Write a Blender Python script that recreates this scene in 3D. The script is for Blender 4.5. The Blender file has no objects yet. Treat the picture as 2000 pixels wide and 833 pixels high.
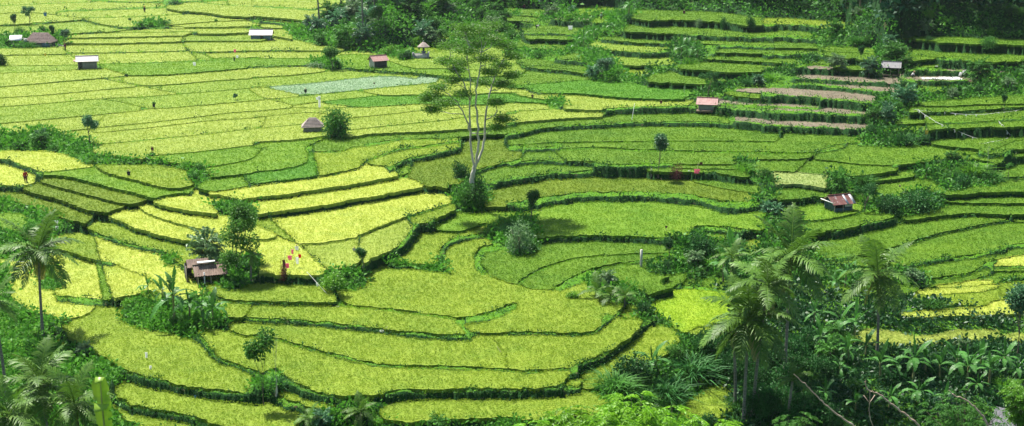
import bpy, bmesh, math, random, time
import numpy as np
from mathutils import Vector, Matrix
T0 = time.time()
# ---------------------------------------------------------------- field plan
# survey of the valley: bunds / banks (L), low bunds (F), wild ground (W), fields (R), crop kinds (S)
PLAN = '''
F A0 4: -300,40 0,35 200,25 550,12
L A0 12: 550,2 700,14 940,15 1060,14 1300,2
L A0 12: 350,68 600,58 940,45
F A0 5: 940,45 1080,72
F A0 5: -300,80 0,78 180,75 300,85 420,100 600,102 800,98 1100,82
L A0 14: 190,138 350,130 480,120 560,140 650,155 720,165 900,160 970,155
F A0 5: 960,155 1240,160 1500,150
F A0 4: 960,150 1240,126 1500,118
L A0 13: 1080,72 1200,80 1300,95 1500,105
F A0 5: 1150,14 1300,30 1500,40
L A0 12: -300,155 0,150 200,140 280,138
L A0 12: -300,205 0,205 370,200 600,190
F A0 5: 600,190 850,172 1380,166 1500,160
F A0 6: 390,197 640,192 1130,186
L A0 13: 1130,202 1300,201 1500,190
L A0 8: 380,224 700,218 1075,210
L A0 10: 380,258 700,255 1065,245
L A0 10: 400,311 700,308 1090,298
L A0 10: 1130,195 1070,212 1062,250 1105,303
F A0 5: 1080,240 1500,240
L A0 13: 1100,302 1200,307 1500,298
F A0 9: 1180,312 1245,350
F A0 5: 1235,340 1500,335
F A0 7: 570,375 900,365 1230,352
L A0 8: -300,325 60,322 200,320 410,318
F A0 6: 360,280 410,318 450,352
F A0 5: -300,390 0,385 430,380
F A0 6: 560,378 620,400 740,440
L A0 9: 740,442 1000,435 1300,410 1500,392
F A0 4: -300,440 0,428 440,407 600,400
L A0 8: -300,520 0,505 250,485 550,460 740,445
F A0 6: 600,460 700,478 830,500
L A0 6: 830,500 1000,492 1250,470 1500,455
F A0 4: -300,585 0,570 300,550 600,522 825,502
F A0 4: 840,506 950,528 1060,545
L A0 6: 1060,545 1250,532 1500,510
F A0 5: -300,640 0,622 300,600 560,577 820,565 1060,547
F A0 5: 600,580 690,592 840,628
L A0 8: 830,628 930,631 1100,620 1500,585
L A0 6: -300,735 0,718 200,700 600,665 800,645 880,633
F A0 6: -300,770 0,775 150,790
L A0 6: 150,812 270,782 500,750 900,710 1200,675 1350,655 1500,648
F A0 4: 540,750 560,771 900,740 1200,705 1500,685
L A0 8: 560,840 700,830 1000,800 1250,775 1500,745
F A0 5: -300,820 150,815
W A0: -300,205 0,205 150,200 370,200 375,240 330,280 0,283 -300,283
W A0: 955,0 1050,0 1055,30 950,32
W A0: 760,165 900,130 960,140 950,165
L A1 12: -10,38 200,50 320,58 390,48
F A1 4: -10,10 550,15
L A1 16: -10,128 100,135 200,152
F A1 4: -10,95 200,112 350,130
F A1 5: -10,160 210,168
F A1 6: 90,208 260,240
F A1 5: -10,178 0,180
L A1 12: -10,298 300,298 560,300 830,305
F A1 5: -10,340 300,340 400,330 560,318 760,325
L A1 14: -10,392 300,385 420,397
W A1: 300,380 400,350 520,385 560,400 440,415
L A1 20: 480,400 700,418 900,430 1030,445 1200,465 1320,470
L A1 8: -10,450 200,440 420,415
F A1 4: -10,503 60,510 250,552
F A1 4: 40,508 300,488 720,445 920,460
F A1 8: 250,552 400,546 600,525 850,500 1030,485
F A1 5: -10,585 70,578 350,553
F A1 6: 70,578 220,612
L A1 8: 600,530 750,555 950,552 1200,560 1330,545 1500,540
F A1 5: 220,612 400,590 700,560 760,555
L A1 8: 400,602 520,615 620,625 800,615 960,605 1100,612 1300,610 1500,600
F A1 5: -10,650 200,628 330,630 620,625
L A1 5: -10,685 320,655 520,690
L A1 6: 520,690 800,662 1000,640 1190,630 1300,612
F A1 6: -10,750 300,720
L A1 9: 520,760 800,730 1100,700 1200,685 1500,662
F A1 6: -10,826 200,815 380,795
L A1 12: 370,798 560,798 700,780 1000,770 1200,755 1500,738
L A1 12: 640,840 850,812 1050,810 1250,795 1500,780
F A1 4: 1200,455 1500,437
F A1 6: 1150,500 1330,490 1500,506
F A1 5: 760,350 900,395 1050,400 1200,400
W A1: 170,150 340,150 420,90 560,10 600,-200 1500,-200 1500,168 1260,168 1200,190 1130,222 1160,250 1060,285 830,292 800,345 760,330 640,305 480,285 240,238 200,200
W A1: 820,310 860,290 920,300 920,350 830,352
W A1: 1150,222 1300,215 1500,215 1500,260 1150,290
R A1 d: 1262,156 1380,150 1520,160 1520,178 1380,170
R A1 d: 1350,102 1430,97 1520,102 1520,120 1370,116
R A1 d: 1420,52 1520,50 1520,68 1430,64
R A1 m: 915,216 1000,212 1135,218 1130,238 1000,236
R A1 m: 830,282 950,278 1060,284 1060,300 900,302 830,298
W A2: -20,-200 1520,-200 1520,92 1200,74 760,62 700,95 690,130 640,160 480,160 200,140 160,100 240,92 230,60 0,52 -20,45
R A2 d: -20,53 90,55 205,62 215,84 90,78 -20,72
R A2 d: -20,97 100,98 150,108 155,126 60,122 -20,120
L A2 22: -20,137 100,140 190,142 
R A2 g: 365,50 450,40 540,38 660,62 640,88 500,85 370,84
R A2 b: 245,98 330,93 430,95 480,103 470,112 330,108 250,108
R A2 g: 480,110 560,98 640,105 560,140 480,145
L A2 34: 200,135 330,145 440,150 560,150
F A2 4: -20,160 90,168
L A2 18: 60,185 90,200 250,202 390,212
L A2 30: 60,205 80,236 200,240 350,250
L A2 35: -20,300 60,290 140,300 250,310 340,300
W A2: 560,105 650,115 640,200 500,230 430,285 380,310 215,345 180,350 -20,335 -20,300 130,300 240,310 340,295 350,230 440,185 540,170
L A2 42: 690,125 800,138 1000,137 1200,148 1340,165 1520,170
L A2 34: 600,200 750,205 900,214 1200,226 1520,236
L A2 25: 500,235 620,250 930,268 1080,266 1300,275 1520,284
L A2 36: 430,285 560,305 700,320 930,325
L A2 24: 1090,320 1250,318 1520,326
L A2 20: 1100,352 1250,358 1520,374
L A2 34: 200,340 300,360 430,372 600,388 700,396 950,393
L A2 12: 940,290 1130,300 1200,290
L A2 34: 930,400 1000,415 1100,425 1300,440 1520,430
W A2: 925,250 1000,235 1080,260 1120,330 1110,372 960,375 935,340
W A2: 415,310 470,300 580,330 640,400 800,410 930,395 900,430 800,440 780,500 720,490 470,472 430,390
R A2 m: 640,410 740,403 800,418 790,440 700,442
L A2 26: 780,485 950,498 1060,502 1130,500 1300,480 1520,475
F A2 6: 50,378 170,385 300,400 450,415
L A2 24: 80,402 200,415 330,425 460,445
L A2 8: -20,500 200,485 430,465 470,472
L A2 15: -20,515 80,520 150,545 400,550 550,565 700,577 1000,583 1120,562
F A2 10: -20,545 170,580 250,575
L A2 10: -20,596 170,603 230,625
W A2: 205,590 270,580 300,600 290,640 220,632
W A2: 1100,500 1250,485 1520,470 1520,505 1330,510 1230,545 1220,570 1100,570 1010,590 1020,560 1100,550
L A2 12: 290,637 500,645 580,632 800,624 1060,618
L A2 34: 560,660 700,652 900,650 1080,645 1280,668
L A2 6: -20,652 200,637
L A2 8: -20,718 300,692 540,680 600,668
L A2 34: -20,800 100,778 200,757 450,737 700,727 1100,722 1300,738 1520,758
L A2 12: -20,850 150,838 300,832 1000,822 1520,827
L A2 15: 1240,528 1300,528 1520,548
L A2 24: 1225,555 1300,572 1520,592
L A2 18: 1230,600 1300,608 1520,622
L A2 38: 1210,630 1300,650 1520,668
L A2 44: 1280,680 1300,718 1520,742
F A2 6: 1030,610 1100,560
S A2 b: 1450,517
S A2 b: 1450,562
S A2 b: 1450,604
S A2 b: 1450,634
S A2 b: 1400,700
W A3: -20,-200 2500,-200 2500,235 1488,232 1060,216 760,216 750,180 560,165 470,128 60,106 -20,92
R A3 m: -20,112 100,108 300,122 465,136 460,150 300,150 100,140 -20,138
L A3 36: -20,158 150,165 310,178 480,175
R A3 m: 310,152 400,150 480,156 470,164 320,164
L A3 44: -20,225 150,228 300,238 420,240
L A3 10: -20,284 200,284 290,287
L A3 34: -20,330 120,328 250,325
L A3 20: -20,375 100,380 200,388
W A3: -20,405 150,405 135,462 -20,466
W A3: 320,190 480,175 560,160 760,175 740,230 790,270 790,300 660,285 340,275 285,300 270,350 250,372 170,430 130,440 150,400 200,370 250,330 290,290 270,250
F A3 5: 340,302 500,308 670,320
L A3 38: 265,330 400,350 500,362 650,378 800,372 1000,358
L A3 52: 700,240 950,268 1200,278 1520,292
F A3 5: 790,320 1000,335 1100,342
L A3 50: 1000,362 1200,382 1520,380
W A3: 650,260 780,260 800,360 780,400 650,385
R A3 b: 170,386 260,378 370,384 380,394 260,398 180,396
L A3 36: 150,415 300,412 450,422 650,432
R A3 b: 870,398 1000,395 1200,402 1520,405 1520,418 1200,414 900,408
L A3 32: 800,420 900,412 1200,432 1520,428
W A3: 640,385 800,390 800,440 640,440
R A3 b: 780,445 900,440 1060,440 1200,452 1200,466 1000,468 880,464 790,455
L A3 34: 790,470 900,485 1050,490 1250,480
L A3 24: 60,452 150,460 350,470 500,480 700,490 850,503
L A3 28: -20,488 200,497 390,512 550,528 700,542 920,545
L A3 30: -20,555 150,565 300,580 450,592 620,602
L A3 25: -20,582 150,588 300,600 420,615 580,632
L A3 14: -20,612 150,622 290,624
L A3 58: -20,662 200,670 400,680 620,692
L A3 54: -20,750 200,755 350,762 560,772
W A3: 590,610 740,540 900,548 1050,525 1200,500 1250,480 1300,440 1488,410 2500,410 2500,560 1488,562 1300,570 1100,585 900,600 830,640 790,690 690,750 600,850 520,850 560,800 600,720
S A3 b: 300,450
S A3 b: 650,512
S A3 b: 300,540
S A3 b: 400,600
S A3 b: 450,645
S A3 b: 300,720
L A3 11: 880,618 1050,622 1200,612 1520,606
L A3 25: 800,668 950,663 1100,657 1300,645 1520,630
L A3 14: 790,728 950,722 1200,714 1520,695
F A3 8: 920,720 930,760
L A3 60: 670,795 800,785 1000,780 1200,775 1520,762
W A3: 600,850 640,800 740,772 900,790 930,850
W B0: -300,-60 150,-60 250,-85 480,-15 545,0 560,55 700,75 860,95 1060,120 1180,150 1225,200 1190,230 1140,260 1110,220 1100,165 950,138 850,126 560,132 480,118 350,62 150,50 -300,40
L B0 38: -300,90 0,105 120,140 240,185
L B0 8: 200,172 350,162 540,140
L B0 18: -300,245 0,248 140,252 230,220
L B0 36: -300,265 0,270 130,275
L B0 12: 230,190 330,190 430,205 600,250 750,285 850,312 900,325
L B0 10: 560,140 640,180 800,220 940,258 1040,262 1120,248
L B0 14: 215,225 400,275 600,330 760,362
L B0 22: 130,275 200,300 350,340 500,395 620,412
L B0 34: -300,330 0,335 60,348 150,372 300,430 400,462 480,478
L B0 20: 1140,262 1105,298 1050,295 960,312 900,328 760,362 700,385 620,412 565,440 485,480
L B0 18: 880,345 940,368 1000,382 1100,400 1240,415
L B0 10: 780,362 850,405 1000,460 1100,485 1230,518
L B0 30: 590,425 700,470 800,510 900,540 1050,572 1200,592
L B0 34: 470,485 540,525 600,548 760,600 940,638
L B0 28: 375,635 520,682 650,708
F B0 10: 650,700 740,735 840,775
W B0: 940,630 990,640 1030,700 980,720 940,680
W B0: -300,330 0,330 60,350 150,385 480,478 470,515 380,530 300,548 200,505 150,430 80,408 -300,408
W B0: -300,505 60,505 170,510 290,550 330,600 300,640 230,700 180,690 60,680 -300,680
W B0: 1230,360 1300,340 1380,350 1488,380 1488,420 1380,430 1290,420
F B0 5: 870,72 1100,55 1300,32 1500,8
L B0 10: 890,95 1000,120 1150,142 1300,127 1450,95 1500,60
L B0 6: 1190,200 1300,192 1500,170
L B0 14: 1140,262 1220,282 1350,268 1500,245
L B0 9: 1230,300 1290,305 1400,332 1500,325
L B0 18: 1200,592 1290,640 1330,700
F B0 10: 1230,518 1330,542 1480,560
L B1 12: 860,195 950,225 985,262
F B0 12: 580,655 610,760 640,850
W B0: 230,720 280,740 370,833 350,850 230,850
L B0 26: 1080,740 1150,790 1250,815
W B0: 1280,700 1500,640 1500,790 1400,850 1290,850
F B1 5: -10,30 50,24 115,-5
L B1 13: 310,53 500,47 560,25 700,10 800,-12
F B1 18: 335,60 350,130
L B1 9: -10,168 150,152 270,125 300,95 300,55 290,28 350,-5
L B1 18: -10,242 200,218 400,190 580,152 640,110 720,75 850,38 1000,18 1180,-8
L B1 20: -10,322 200,300 500,255 700,222 860,195
L B1 38: 780,155 830,130 900,102 1050,75 1180,45
F B1 8: 650,122 720,130 790,150 830,190
L B1 32: -10,430 200,402 500,355 800,300 985,265
L B1 18: 600,540 700,500 800,460 900,425 1000,395 1160,345
F B1 6: 250,587 400,577 600,545
F B1 5: -10,470 100,520 250,590
F B1 14: 250,590 330,660 410,730
L B1 58: -10,790 200,790 410,798
F B1 14: 600,550 595,620 620,690
L B1 14: 410,738 500,735 590,700
L B1 62: 620,745 700,685 800,650 870,600 910,540 950,495 1010,500
W B1: 415,740 580,735 640,760 625,850 420,850
L B1 28: 930,480 1000,470 1100,425 1190,385
L B1 14: 1010,505 1100,515 1200,512 1320,470
L B1 14: 1020,480 1040,500
L B1 42: 1075,690 1085,630 1120,590 1200,558 1340,535
W B1: 760,680 870,695 1000,700 1080,695 1120,740 1160,765 1050,755 900,735 800,735 750,720
X B1 50: 1320,750 1290,700 1300,640 1350,612 1450,600
W B1: 1340,490 1400,475 1500,465 1500,645 1440,610 1360,570
W B1: 1110,250 1200,235 1330,262 1340,350 1290,415 1180,400 1140,345
L B1 34: 1290,170 1380,140 1500,112
L B1 48: 1330,258 1400,245 1500,222
F B1 6: 1330,372 1500,368
L B2 34: -10,35 150,40 270,28
L B2 16: 230,42 480,28 700,40 1000,48 1520,56
F B2 12: 235,45 270,70 320,105
L B2 34: -10,130 150,112 300,118 420,120 620,138 900,130
L B2 10: 900,120 1100,126 1300,125
F B2 5: 860,143 1100,150 1290,152
L B2 48: -10,235 150,205 300,188 480,178 640,182 900,188 1100,188 1250,205 1390,222
W B2: 1290,130 1330,90 1390,110 1420,180 1520,200 1520,280 1390,230 1370,190
L B2 8: 1075,232 1200,260 1320,280 1440,292
L B2 70: -10,372 60,372 150,355 300,325 500,315 700,312 900,318 1050,335 1200,360 1420,368
W B2: 1420,330 1500,280 1540,320 1520,370 1450,390 1420,380
L B2 24: 1210,400 1300,405 1450,390
L B2 44: 150,572 300,560 500,553 700,560 900,572 1050,580
L B2 56: 1080,505 1230,508 1350,525 1520,532
L B2 13: 210,717 300,688 400,665 600,650 750,645 920,640
F B2 22: 30,820 90,775 150,742 215,717
F B2 9: 25,822 -60,800 -140,762
F B2 9: 240,852 120,848 30,822
L B2 22: 240,850 350,785 450,742 600,705 720,695 900,660
W B2: 900,545 1000,540 1060,505 1180,560 1300,545 1345,590 1345,640 1540,645 1540,850 1060,850 1060,800 1000,800 1000,760 860,770 780,740 790,715 880,690 940,640
R B2 d: 875,795 930,770 1010,760 1000,800 930,833 870,820
R B2 d: 1070,806 1150,795 1280,800 1250,850 1080,850
R B2 m: 1340,575 1420,560 1520,570 1520,628 1420,630 1350,615
W B2: -20,440 60,425 130,440 155,600 140,645 -20,650
L B2 40: 280,850 400,800 480,775
S B2 m: 600,450
S B2 g: 400,260
S B2 d: 600,100
L B3 16: -20,58 150,60 300,52 430,35
L B3 12: -20,98 150,97 260,88
L B3 14: 240,95 350,20 560,0
W B3: 560,12 640,-5 930,-10 930,10 760,30 600,22
L B3 8: 265,95 400,108 500,120 620,128 760,128 900,112 1000,100 1100,78 1210,62
L B3 15: 920,5 1050,25 1200,38 1270,62
F B3 8: 1380,10 1430,-10 1520,-25
L B3 28: 760,140 900,128 1060,112 1240,110 1320,130
L B3 7: -20,160 150,168 300,182 520,192 690,168
L B3 28: -20,262 120,252 220,255 340,275
L B3 18: 500,210 620,190 750,165
L B3 12: 540,232 700,218 830,200
W B3: 860,120 960,118 1120,108 1240,130 1310,200 1325,250 1200,262 1055,285 960,235 930,215 850,205
L B3 46: -20,345 30,350 150,345 280,330
F B3 14: 20,300 -20,340
W B3: 340,180 400,170 460,180 520,240 560,225 610,240 620,318 750,318 900,262 1000,315 1005,385 900,410 800,432 730,425 650,410 550,400 530,330 360,310
L B3 24: 1000,300 1050,310 1200,302 1350,295 2500,290
L B3 17: 1000,345 1080,348 1250,355 2500,358
L B3 25: 740,460 850,455 1000,432 1200,418 1400,425 2500,425
L B3 24: 1310,198 1400,205 2500,205
L B3 48: 1240,130 1320,150 1400,115 1500,100 2500,95
L B3 30: 1250,75 1350,75 1420,50 1520,45
L B3 18: 170,458 300,452 400,437 540,405
L B3 58: 250,548 350,535 500,510 650,475 760,450
W B3: -20,420 150,410 200,465 180,520 60,500 -20,500
L B3 22: 690,622 800,590 900,560 1000,530 1100,510 1250,480 1400,455
F B3 16: 1400,450 1450,460 2500,440
L B3 24: 300,680 450,668 560,652 700,625
L B3 34: 740,735 850,712 1000,685 1200,660 1350,632 1520,595 2500,570
L B3 22: 860,800 1000,785 1150,765 1280,715 1310,705
L B3 8: 1260,700 1350,675 1520,640
L B3 20: 1270,728 1400,722 2500,700
L B3 20: 980,850 1150,810 1300,770 1400,750 2500,720
W B3: -20,500 60,500 200,540 250,600 330,690 560,715 700,720 860,760 880,850 -20,850
R B3 d: 335,692 420,684 560,688 600,700 560,724 430,728 350,722
W C0: -300,-110 0,-105 60,-80 60,20 80,90 160,150 220,172 330,215 440,205 400,235 335,262 310,290 400,420 560,470 650,560 670,610 640,690 740,790 745,850 -300,850
L C0 50: 350,95 450,102 560,115 640,118 750,98
F C0 8: 590,25 600,80
L C0 14: 270,185 330,215 440,205 520,175 560,130
W C0: 800,60 880,60 1000,100 1060,100 1190,60 1280,180 1340,280 1180,275 1160,330 1240,400 1280,455 1220,430 1150,355 1000,300 850,278 740,245 710,200 740,100
R C0 g: 815,62 880,48 980,70 1060,90 980,112 870,90
L C0 40: 1160,320 1260,440 1360,480 1520,540
L C0 70: 330,270 400,345 480,410 600,470 700,530 800,565 950,600 1100,630 1300,660 1520,680
W C0: 330,300 480,400 640,480 720,560 660,600 480,480
L C0 62: 640,660 720,710 800,740 950,770 1100,798 1200,830
L C0 20: 1160,810 1300,845
L C0 25: 1190,30 1230,75 1300,98 1400,112 1520,122
L C0 20: 1280,180 1340,205 1440,205
F C0 10: 1470,130 1425,190
L C0 28: 1310,235 1400,218 1520,228
L C0 18: 1330,275 1400,302 1520,318
L C1 30: -20,118 200,122 450,125 540,132
F C1 24: 440,20 465,75 490,110 560,135
L C1 20: 540,135 700,147 850,165 1000,185 1180,208
X C1 50: 1180,215 1300,208 1400,180 1500,135
L C1 42: -20,222 150,226 300,236 450,248 600,264 750,284 900,302 1050,315 1240,318
L C1 26: 1180,230 1220,275 1270,297 1500,298
L C1 26: -20,305 100,325 200,350 350,395 500,432 620,462 750,482 900,488 1200,495 1500,508
F C1 4: 1370,310 1400,345 1440,390 1460,480
L C1 70: 100,520 180,590 300,645 450,680 600,690 700,678 850,655 1000,648 1250,645 1500,648
L C1 70: -20,650 100,680 250,730 400,780 480,800
W C1: -20,560 60,560 130,540 160,600 120,650 40,650 -20,640
W C1: 300,760 440,730 560,700 720,725 730,780 880,820 900,900 250,900
L C1 26: 880,825 1000,815 1200,800 1500,792
W C1: 960,840 1100,815 1500,800 1500,900 900,900
L C2 28: -10,292 200,295 400,300 490,285 550,240 600,195
L C2 12: 560,190 640,205 740,210
L C2 22: -10,510 100,518 250,505 400,500
L C2 66: 370,520 450,480 550,430 640,380 720,320 790,240
L C2 66: -10,645 150,640 300,635 370,625
L C2 18: 290,590 350,560 400,560
F C2 16: 370,610 500,650 560,690
W C2: 420,-10 560,110 760,150 800,170 800,130 830,90 780,60 700,20 480,-30
W C2: 740,170 900,200 980,280 1080,300 1280,290 1280,560 1300,850 1000,850 900,850 -20,850 -20,800 500,780 560,680 480,620 600,545 850,455 980,340 900,255 800,235 740,215
W C2: 1280,-20 1520,-20 1520,850 1280,850
R C2 m: 1000,720 1080,650 1180,600 1290,640 1290,720 1230,775 1100,790 990,790
R C2 v: 810,105 900,60 1000,40 1150,48 1250,62 1285,130 1290,230 1180,250 1080,255 990,290 900,215 830,175
R C2 m: 385,600 460,550 600,430 720,340 800,270 900,258 975,330 930,390 850,445 700,505 600,538 500,605 430,612
L C2 14: 820,65 920,35 1050,18 1150,30 1260,45
W C3: -20,-40 850,-60 900,20 860,60 900,110 1300,130 1380,80 1340,0 1500,-30 2500,-30 2500,900 -20,900
R C3 d: 262,48 330,20 470,22 460,60 350,58
R C3 d: 560,40 650,15 830,18 870,45 740,75 600,78
R C3 y: 870,58 950,38 1100,30 1280,10 1340,22 1260,45 1100,58 950,72
R C3 y: 960,25 1100,2 1250,-15 1300,-2 1150,18
R C3 m: 1350,10 1420,0 2500,-10 2500,60 1488,75 1400,50 1370,80 1350,45
R C3 y: 780,178 900,165 1050,155 1250,140 1420,100 2500,90 2500,175 1450,178 1250,188 1000,192 850,200 790,192
R C3 w: 510,290 600,275 760,290 850,310 950,305 1100,285 1250,275 1330,278 1345,310 1430,300 2500,290 2500,325 1400,340 1200,345 1000,352 850,362 700,372 560,372 520,340
S A0 q: 200,165
S A0 g: 200,350
S A0 g: 900,400
S A0 g: 100,140
S A0 p: 800,280
S A0 p: 700,130
S A0 p: 600,30
S A0 p: 300,360
S A0 p: 300,500
S A0 q: 300,640
S A0 q: 1100,500
S A1 n: 400,510
S A1 G: 700,590
S A1 q: 600,300
S A1 p: 200,420
S A2 q: 700,350
S A2 G: 300,510
S A2 p: 400,600
S A2 q: 550,280
S B0 y: 300,100
S B0 y: 100,200
S B0 D: 300,220
S B0 g: 600,220
S B0 D: 350,300
S B0 D: 200,330
S B0 g: 60,460
S B0 y: 700,440
S B0 y: 1000,440
S B0 g: 1000,340
S B0 y: 600,560
S B0 y: 600,650
S B0 y: 450,740
S B0 y: 700,780
S B0 y: 60,740
S B0 m: 800,180
S B0 p: 1100,100
S B0 g: 1300,60
S B0 g: 1300,240
S B1 g: 150,80
S B1 G: 300,180
S B1 y: 500,220
S B1 y: 100,290
S B1 y: 400,310
S B1 y: 500,430
S B1 y: 100,540
S B1 p: 450,650
S B1 p: 750,550
S B1 m: 1000,600
S B1 D: 1250,150
S B1 g: 1150,455
S B1 D: 1400,330
S B1 p: 1250,660
S B3 d: 900,600
S B3 d: 1200,540
S B3 y: 1400,690
S B3 s: 150,215
S C1 m: 600,100
'''
CROP = {}
for _r, _y in enumerate((0, 280, 553)):
    for _c in range(4): CROP['ABC'[_r]+str(_c)] = (500*_c, _y)
ZS = 1488/500
# ---------------------------------------------------------------- fields from the survey
PX0, PY0, NX, NY = -280, -60, 2560, 900        # survey sheet bounds
RS = np.random.RandomState(7)
def smooth_pts(p, closed):
    p = np.array(p, float); n = len(p)
    if n < 3: return p
    out = []
    rng = range(n) if closed else range(n-1)
    for i in rng:
        if closed: a, b, c, d = p[i-1], p[i], p[(i+1) % n], p[(i+2) % n]
        else: a, b, c, d = p[max(i-1, 0)], p[i], p[i+1], p[min(i+2, n-1)]
        for t in (0, .25, .5, .75):
            out.append(0.5*((2*b)+(c-a)*t+(2*a-5*b+4*c-d)*t*t+(3*b-a-3*c+d)*t**3))
    if not closed: out.append(p[-1])
    return np.array(out)
kind = np.full((NY, NX), 1, np.int8)            # 1 rice, 0 bank, 2 wild
bankk = np.zeros((NY, NX), np.float32)          # rise factor
seedlab = []
yy, xx = np.mgrid[0:NY, 0:NX].astype(np.float32)
def vnoise(x, y, seed=0):
    xi = np.floor(x).astype(np.int64); yi = np.floor(y).astype(np.int64)
    fx = x-xi; fy = y-yi; fx = fx*fx*(3-2*fx); fy = fy*fy*(3-2*fy)
    def h(a, b):
        n = (a*374761393+b*668265263+seed*974634777) & 0xffffffff
        n = ((n ^ (n >> 13))*1274126177) & 0xffffffff
        return ((n ^ (n >> 16)) & 0xffff)/65535.0
    return (h(xi, yi)*(1-fx)+h(xi+1, yi)*fx)*(1-fy)+(h(xi, yi+1)*(1-fx)+h(xi+1, yi+1)*fx)*fy
wob = (vnoise(xx/9, yy/6, 3)-.5)*2+(vnoise(xx/30, yy/14, 5)-.5)*2
def draw_line(pts, kf):
    for a, b in zip(pts[:-1], pts[1:]):
        m = max(a[2], b[2])/2+4
        x0 = int(max(0, min(a[0], b[0])-m)); x1 = int(min(NX, max(a[0], b[0])+m+1))
        y0 = int(max(0, min(a[1], b[1])-m)); y1 = int(min(NY, max(a[1], b[1])+m+1))
        if x1 <= x0 or y1 <= y0: continue
        X = xx[y0:y1, x0:x1]; Y = yy[y0:y1, x0:x1]
        dx, dy = b[0]-a[0], b[1]-a[1]; L2 = dx*dx+dy*dy+1e-6
        t = np.clip(((X-a[0])*dx+(Y-a[1])*dy)/L2, 0, 1)
        d = np.hypot(X-a[0]-t*dx, Y-a[1]-t*dy)
        w = (a[2]+(b[2]-a[2])*t)/2
        w = w*(1+0.16*wob[y0:y1, x0:x1])
        inside = d < np.maximum(w, .95)
        kind[y0:y1, x0:x1][inside] = 0
        bankk[y0:y1, x0:x1][inside] = kf
def poly_mask(p):
    x0 = int(max(0, p[:, 0].min()-1)); x1 = int(min(NX, p[:, 0].max()+2))
    y0 = int(max(0, p[:, 1].min()-1)); y1 = int(min(NY, p[:, 1].max()+2))
    if x1 <= x0 or y1 <= y0: return None
    X = xx[y0:y1, x0:x1]+wob[y0:y1, x0:x1]*.8; Y = yy[y0:y1, x0:x1]+wob[y0:y1, x0:x1]*.6
    ins = np.zeros(X.shape, bool)
    q = np.roll(p, -1, 0)
    for (ax, ay), (bx, by) in zip(p, q):
        if ay == by: continue
        c = ((ay > Y) != (by > Y)) & (X < (bx-ax)*(Y-ay)/(by-ay)+ax)
        ins ^= c
    return y0, y1, x0, x1, ins
SEEDS = []; ENDS = []
for ln in PLAN.strip().split('\n'):
    h, _, body = ln.partition(':')
    h = h.split(); ox, oy = CROP[h[1]]
    pts = []
    for tk in body.split():
        v = [float(a) for a in tk.split(',')]
        pts.append([ox+v[0]/ZS-PX0, oy+v[1]/ZS-PY0]+[v[2]/ZS if len(v) > 2 else 0])
    if h[0] in 'LFX':
        for q in pts: q[2] = max(q[2], float(h[2])/ZS)
        sp = smooth_pts(pts, False)
        draw_line(sp, (.25 if h[0] == 'F' else 1.0))
        if h[0] != 'X':
         for e_, n_ in ((0, 2), (-1, -3)):
            j_ = n_ if len(sp) > 2 else (1 if e_ == 0 else 0)
            dv = np.array(sp[e_][:2])-np.array(sp[j_][:2])
            ENDS.append((sp[e_][0], sp[e_][1], math.atan2(dv[1], dv[0]), sp[e_][2], 1.0 if h[0] == 'L' else .25))
    elif h[0] == 'S': SEEDS.append((pts[0][0], pts[0][1], h[2]))
    else:
        r = poly_mask(smooth_pts(np.array(pts)[:, :2], True))
        if r is None: continue
        y0, y1, x0, x1, m = r
        if h[0] == 'W': kind[y0:y1, x0:x1][m] = 2
        else:
            e = m.copy()
            for _ in range(2):
                e2 = e.copy(); e2[1:] |= e[:-1]; e2[:-1] |= e[1:]; e2[:, 1:] |= e[:, :-1]; e2[:, :-1] |= e[:, 1:]; e = e2
            sub = kind[y0:y1, x0:x1]; sub[e & (sub == 1)] = 0; sub[m] = 1
            SEEDS.append((np.mean([q[0] for q in pts]), np.mean([q[1] for q in pts]), h[2]))
# carry every bund on until it meets another one
for ex, ey, ea, ew, ek in ENDS:
    best = None
    for da in (0, 15, -15, 32, -32, 50, -50, 70, -70):
        a = ea+math.radians(da); ca, sa = math.cos(a), math.sin(a)
        st = ew/2+3.0
        for r_ in np.arange(st, 75+st, 1.0):
            x_, y_ = ex+ca*r_, ey+sa*r_
            if not (1 < x_ < NX-2 and 1 < y_ < NY-2): break
            if kind[int(y_), int(x_)] != 1:
                # ignore our own stroke
                c_ = (r_-ew/2)*(1+abs(da)/28.0)+abs(da)*.12
                if r_ > st or da == 0:
                    if best is None or c_ < best[0]: best = (c_, r_, a)
                break
    if best and best[1] > ew/2+3.5 and best[0] < 85:
        _, r_, a = best
        w1 = max(1.5, min(ew*.7, 6))
        # slightly bent carry-on
        mx = ex+math.cos((a+ea)/2)*r_*.5; my = ey+math.sin((a+ea)/2)*r_*.5
        draw_line(smooth_pts([[ex, ey, min(ew, 8)], [mx, my, w1*1.3], [ex+math.cos(a)*(r_+1), ey+math.sin(a)*(r_+1), w1]], False), ek)
# beyond the surveyed edges the fields simply run on
_l, _r = -94-PX0, 2008-PX0
kind[:, :_l] = kind[:, _l:_l+1]; bankk[:, :_l] = bankk[:, _l:_l+1]
kind[:, _r:] = kind[:, _r:_r+1]; bankk[:, _r:] = bankk[:, _r:_r+1]
_t = -PY0+1
kind[:_t] = kind[_t:_t+1]; bankk[:_t] = bankk[_t:_t+1]
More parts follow.
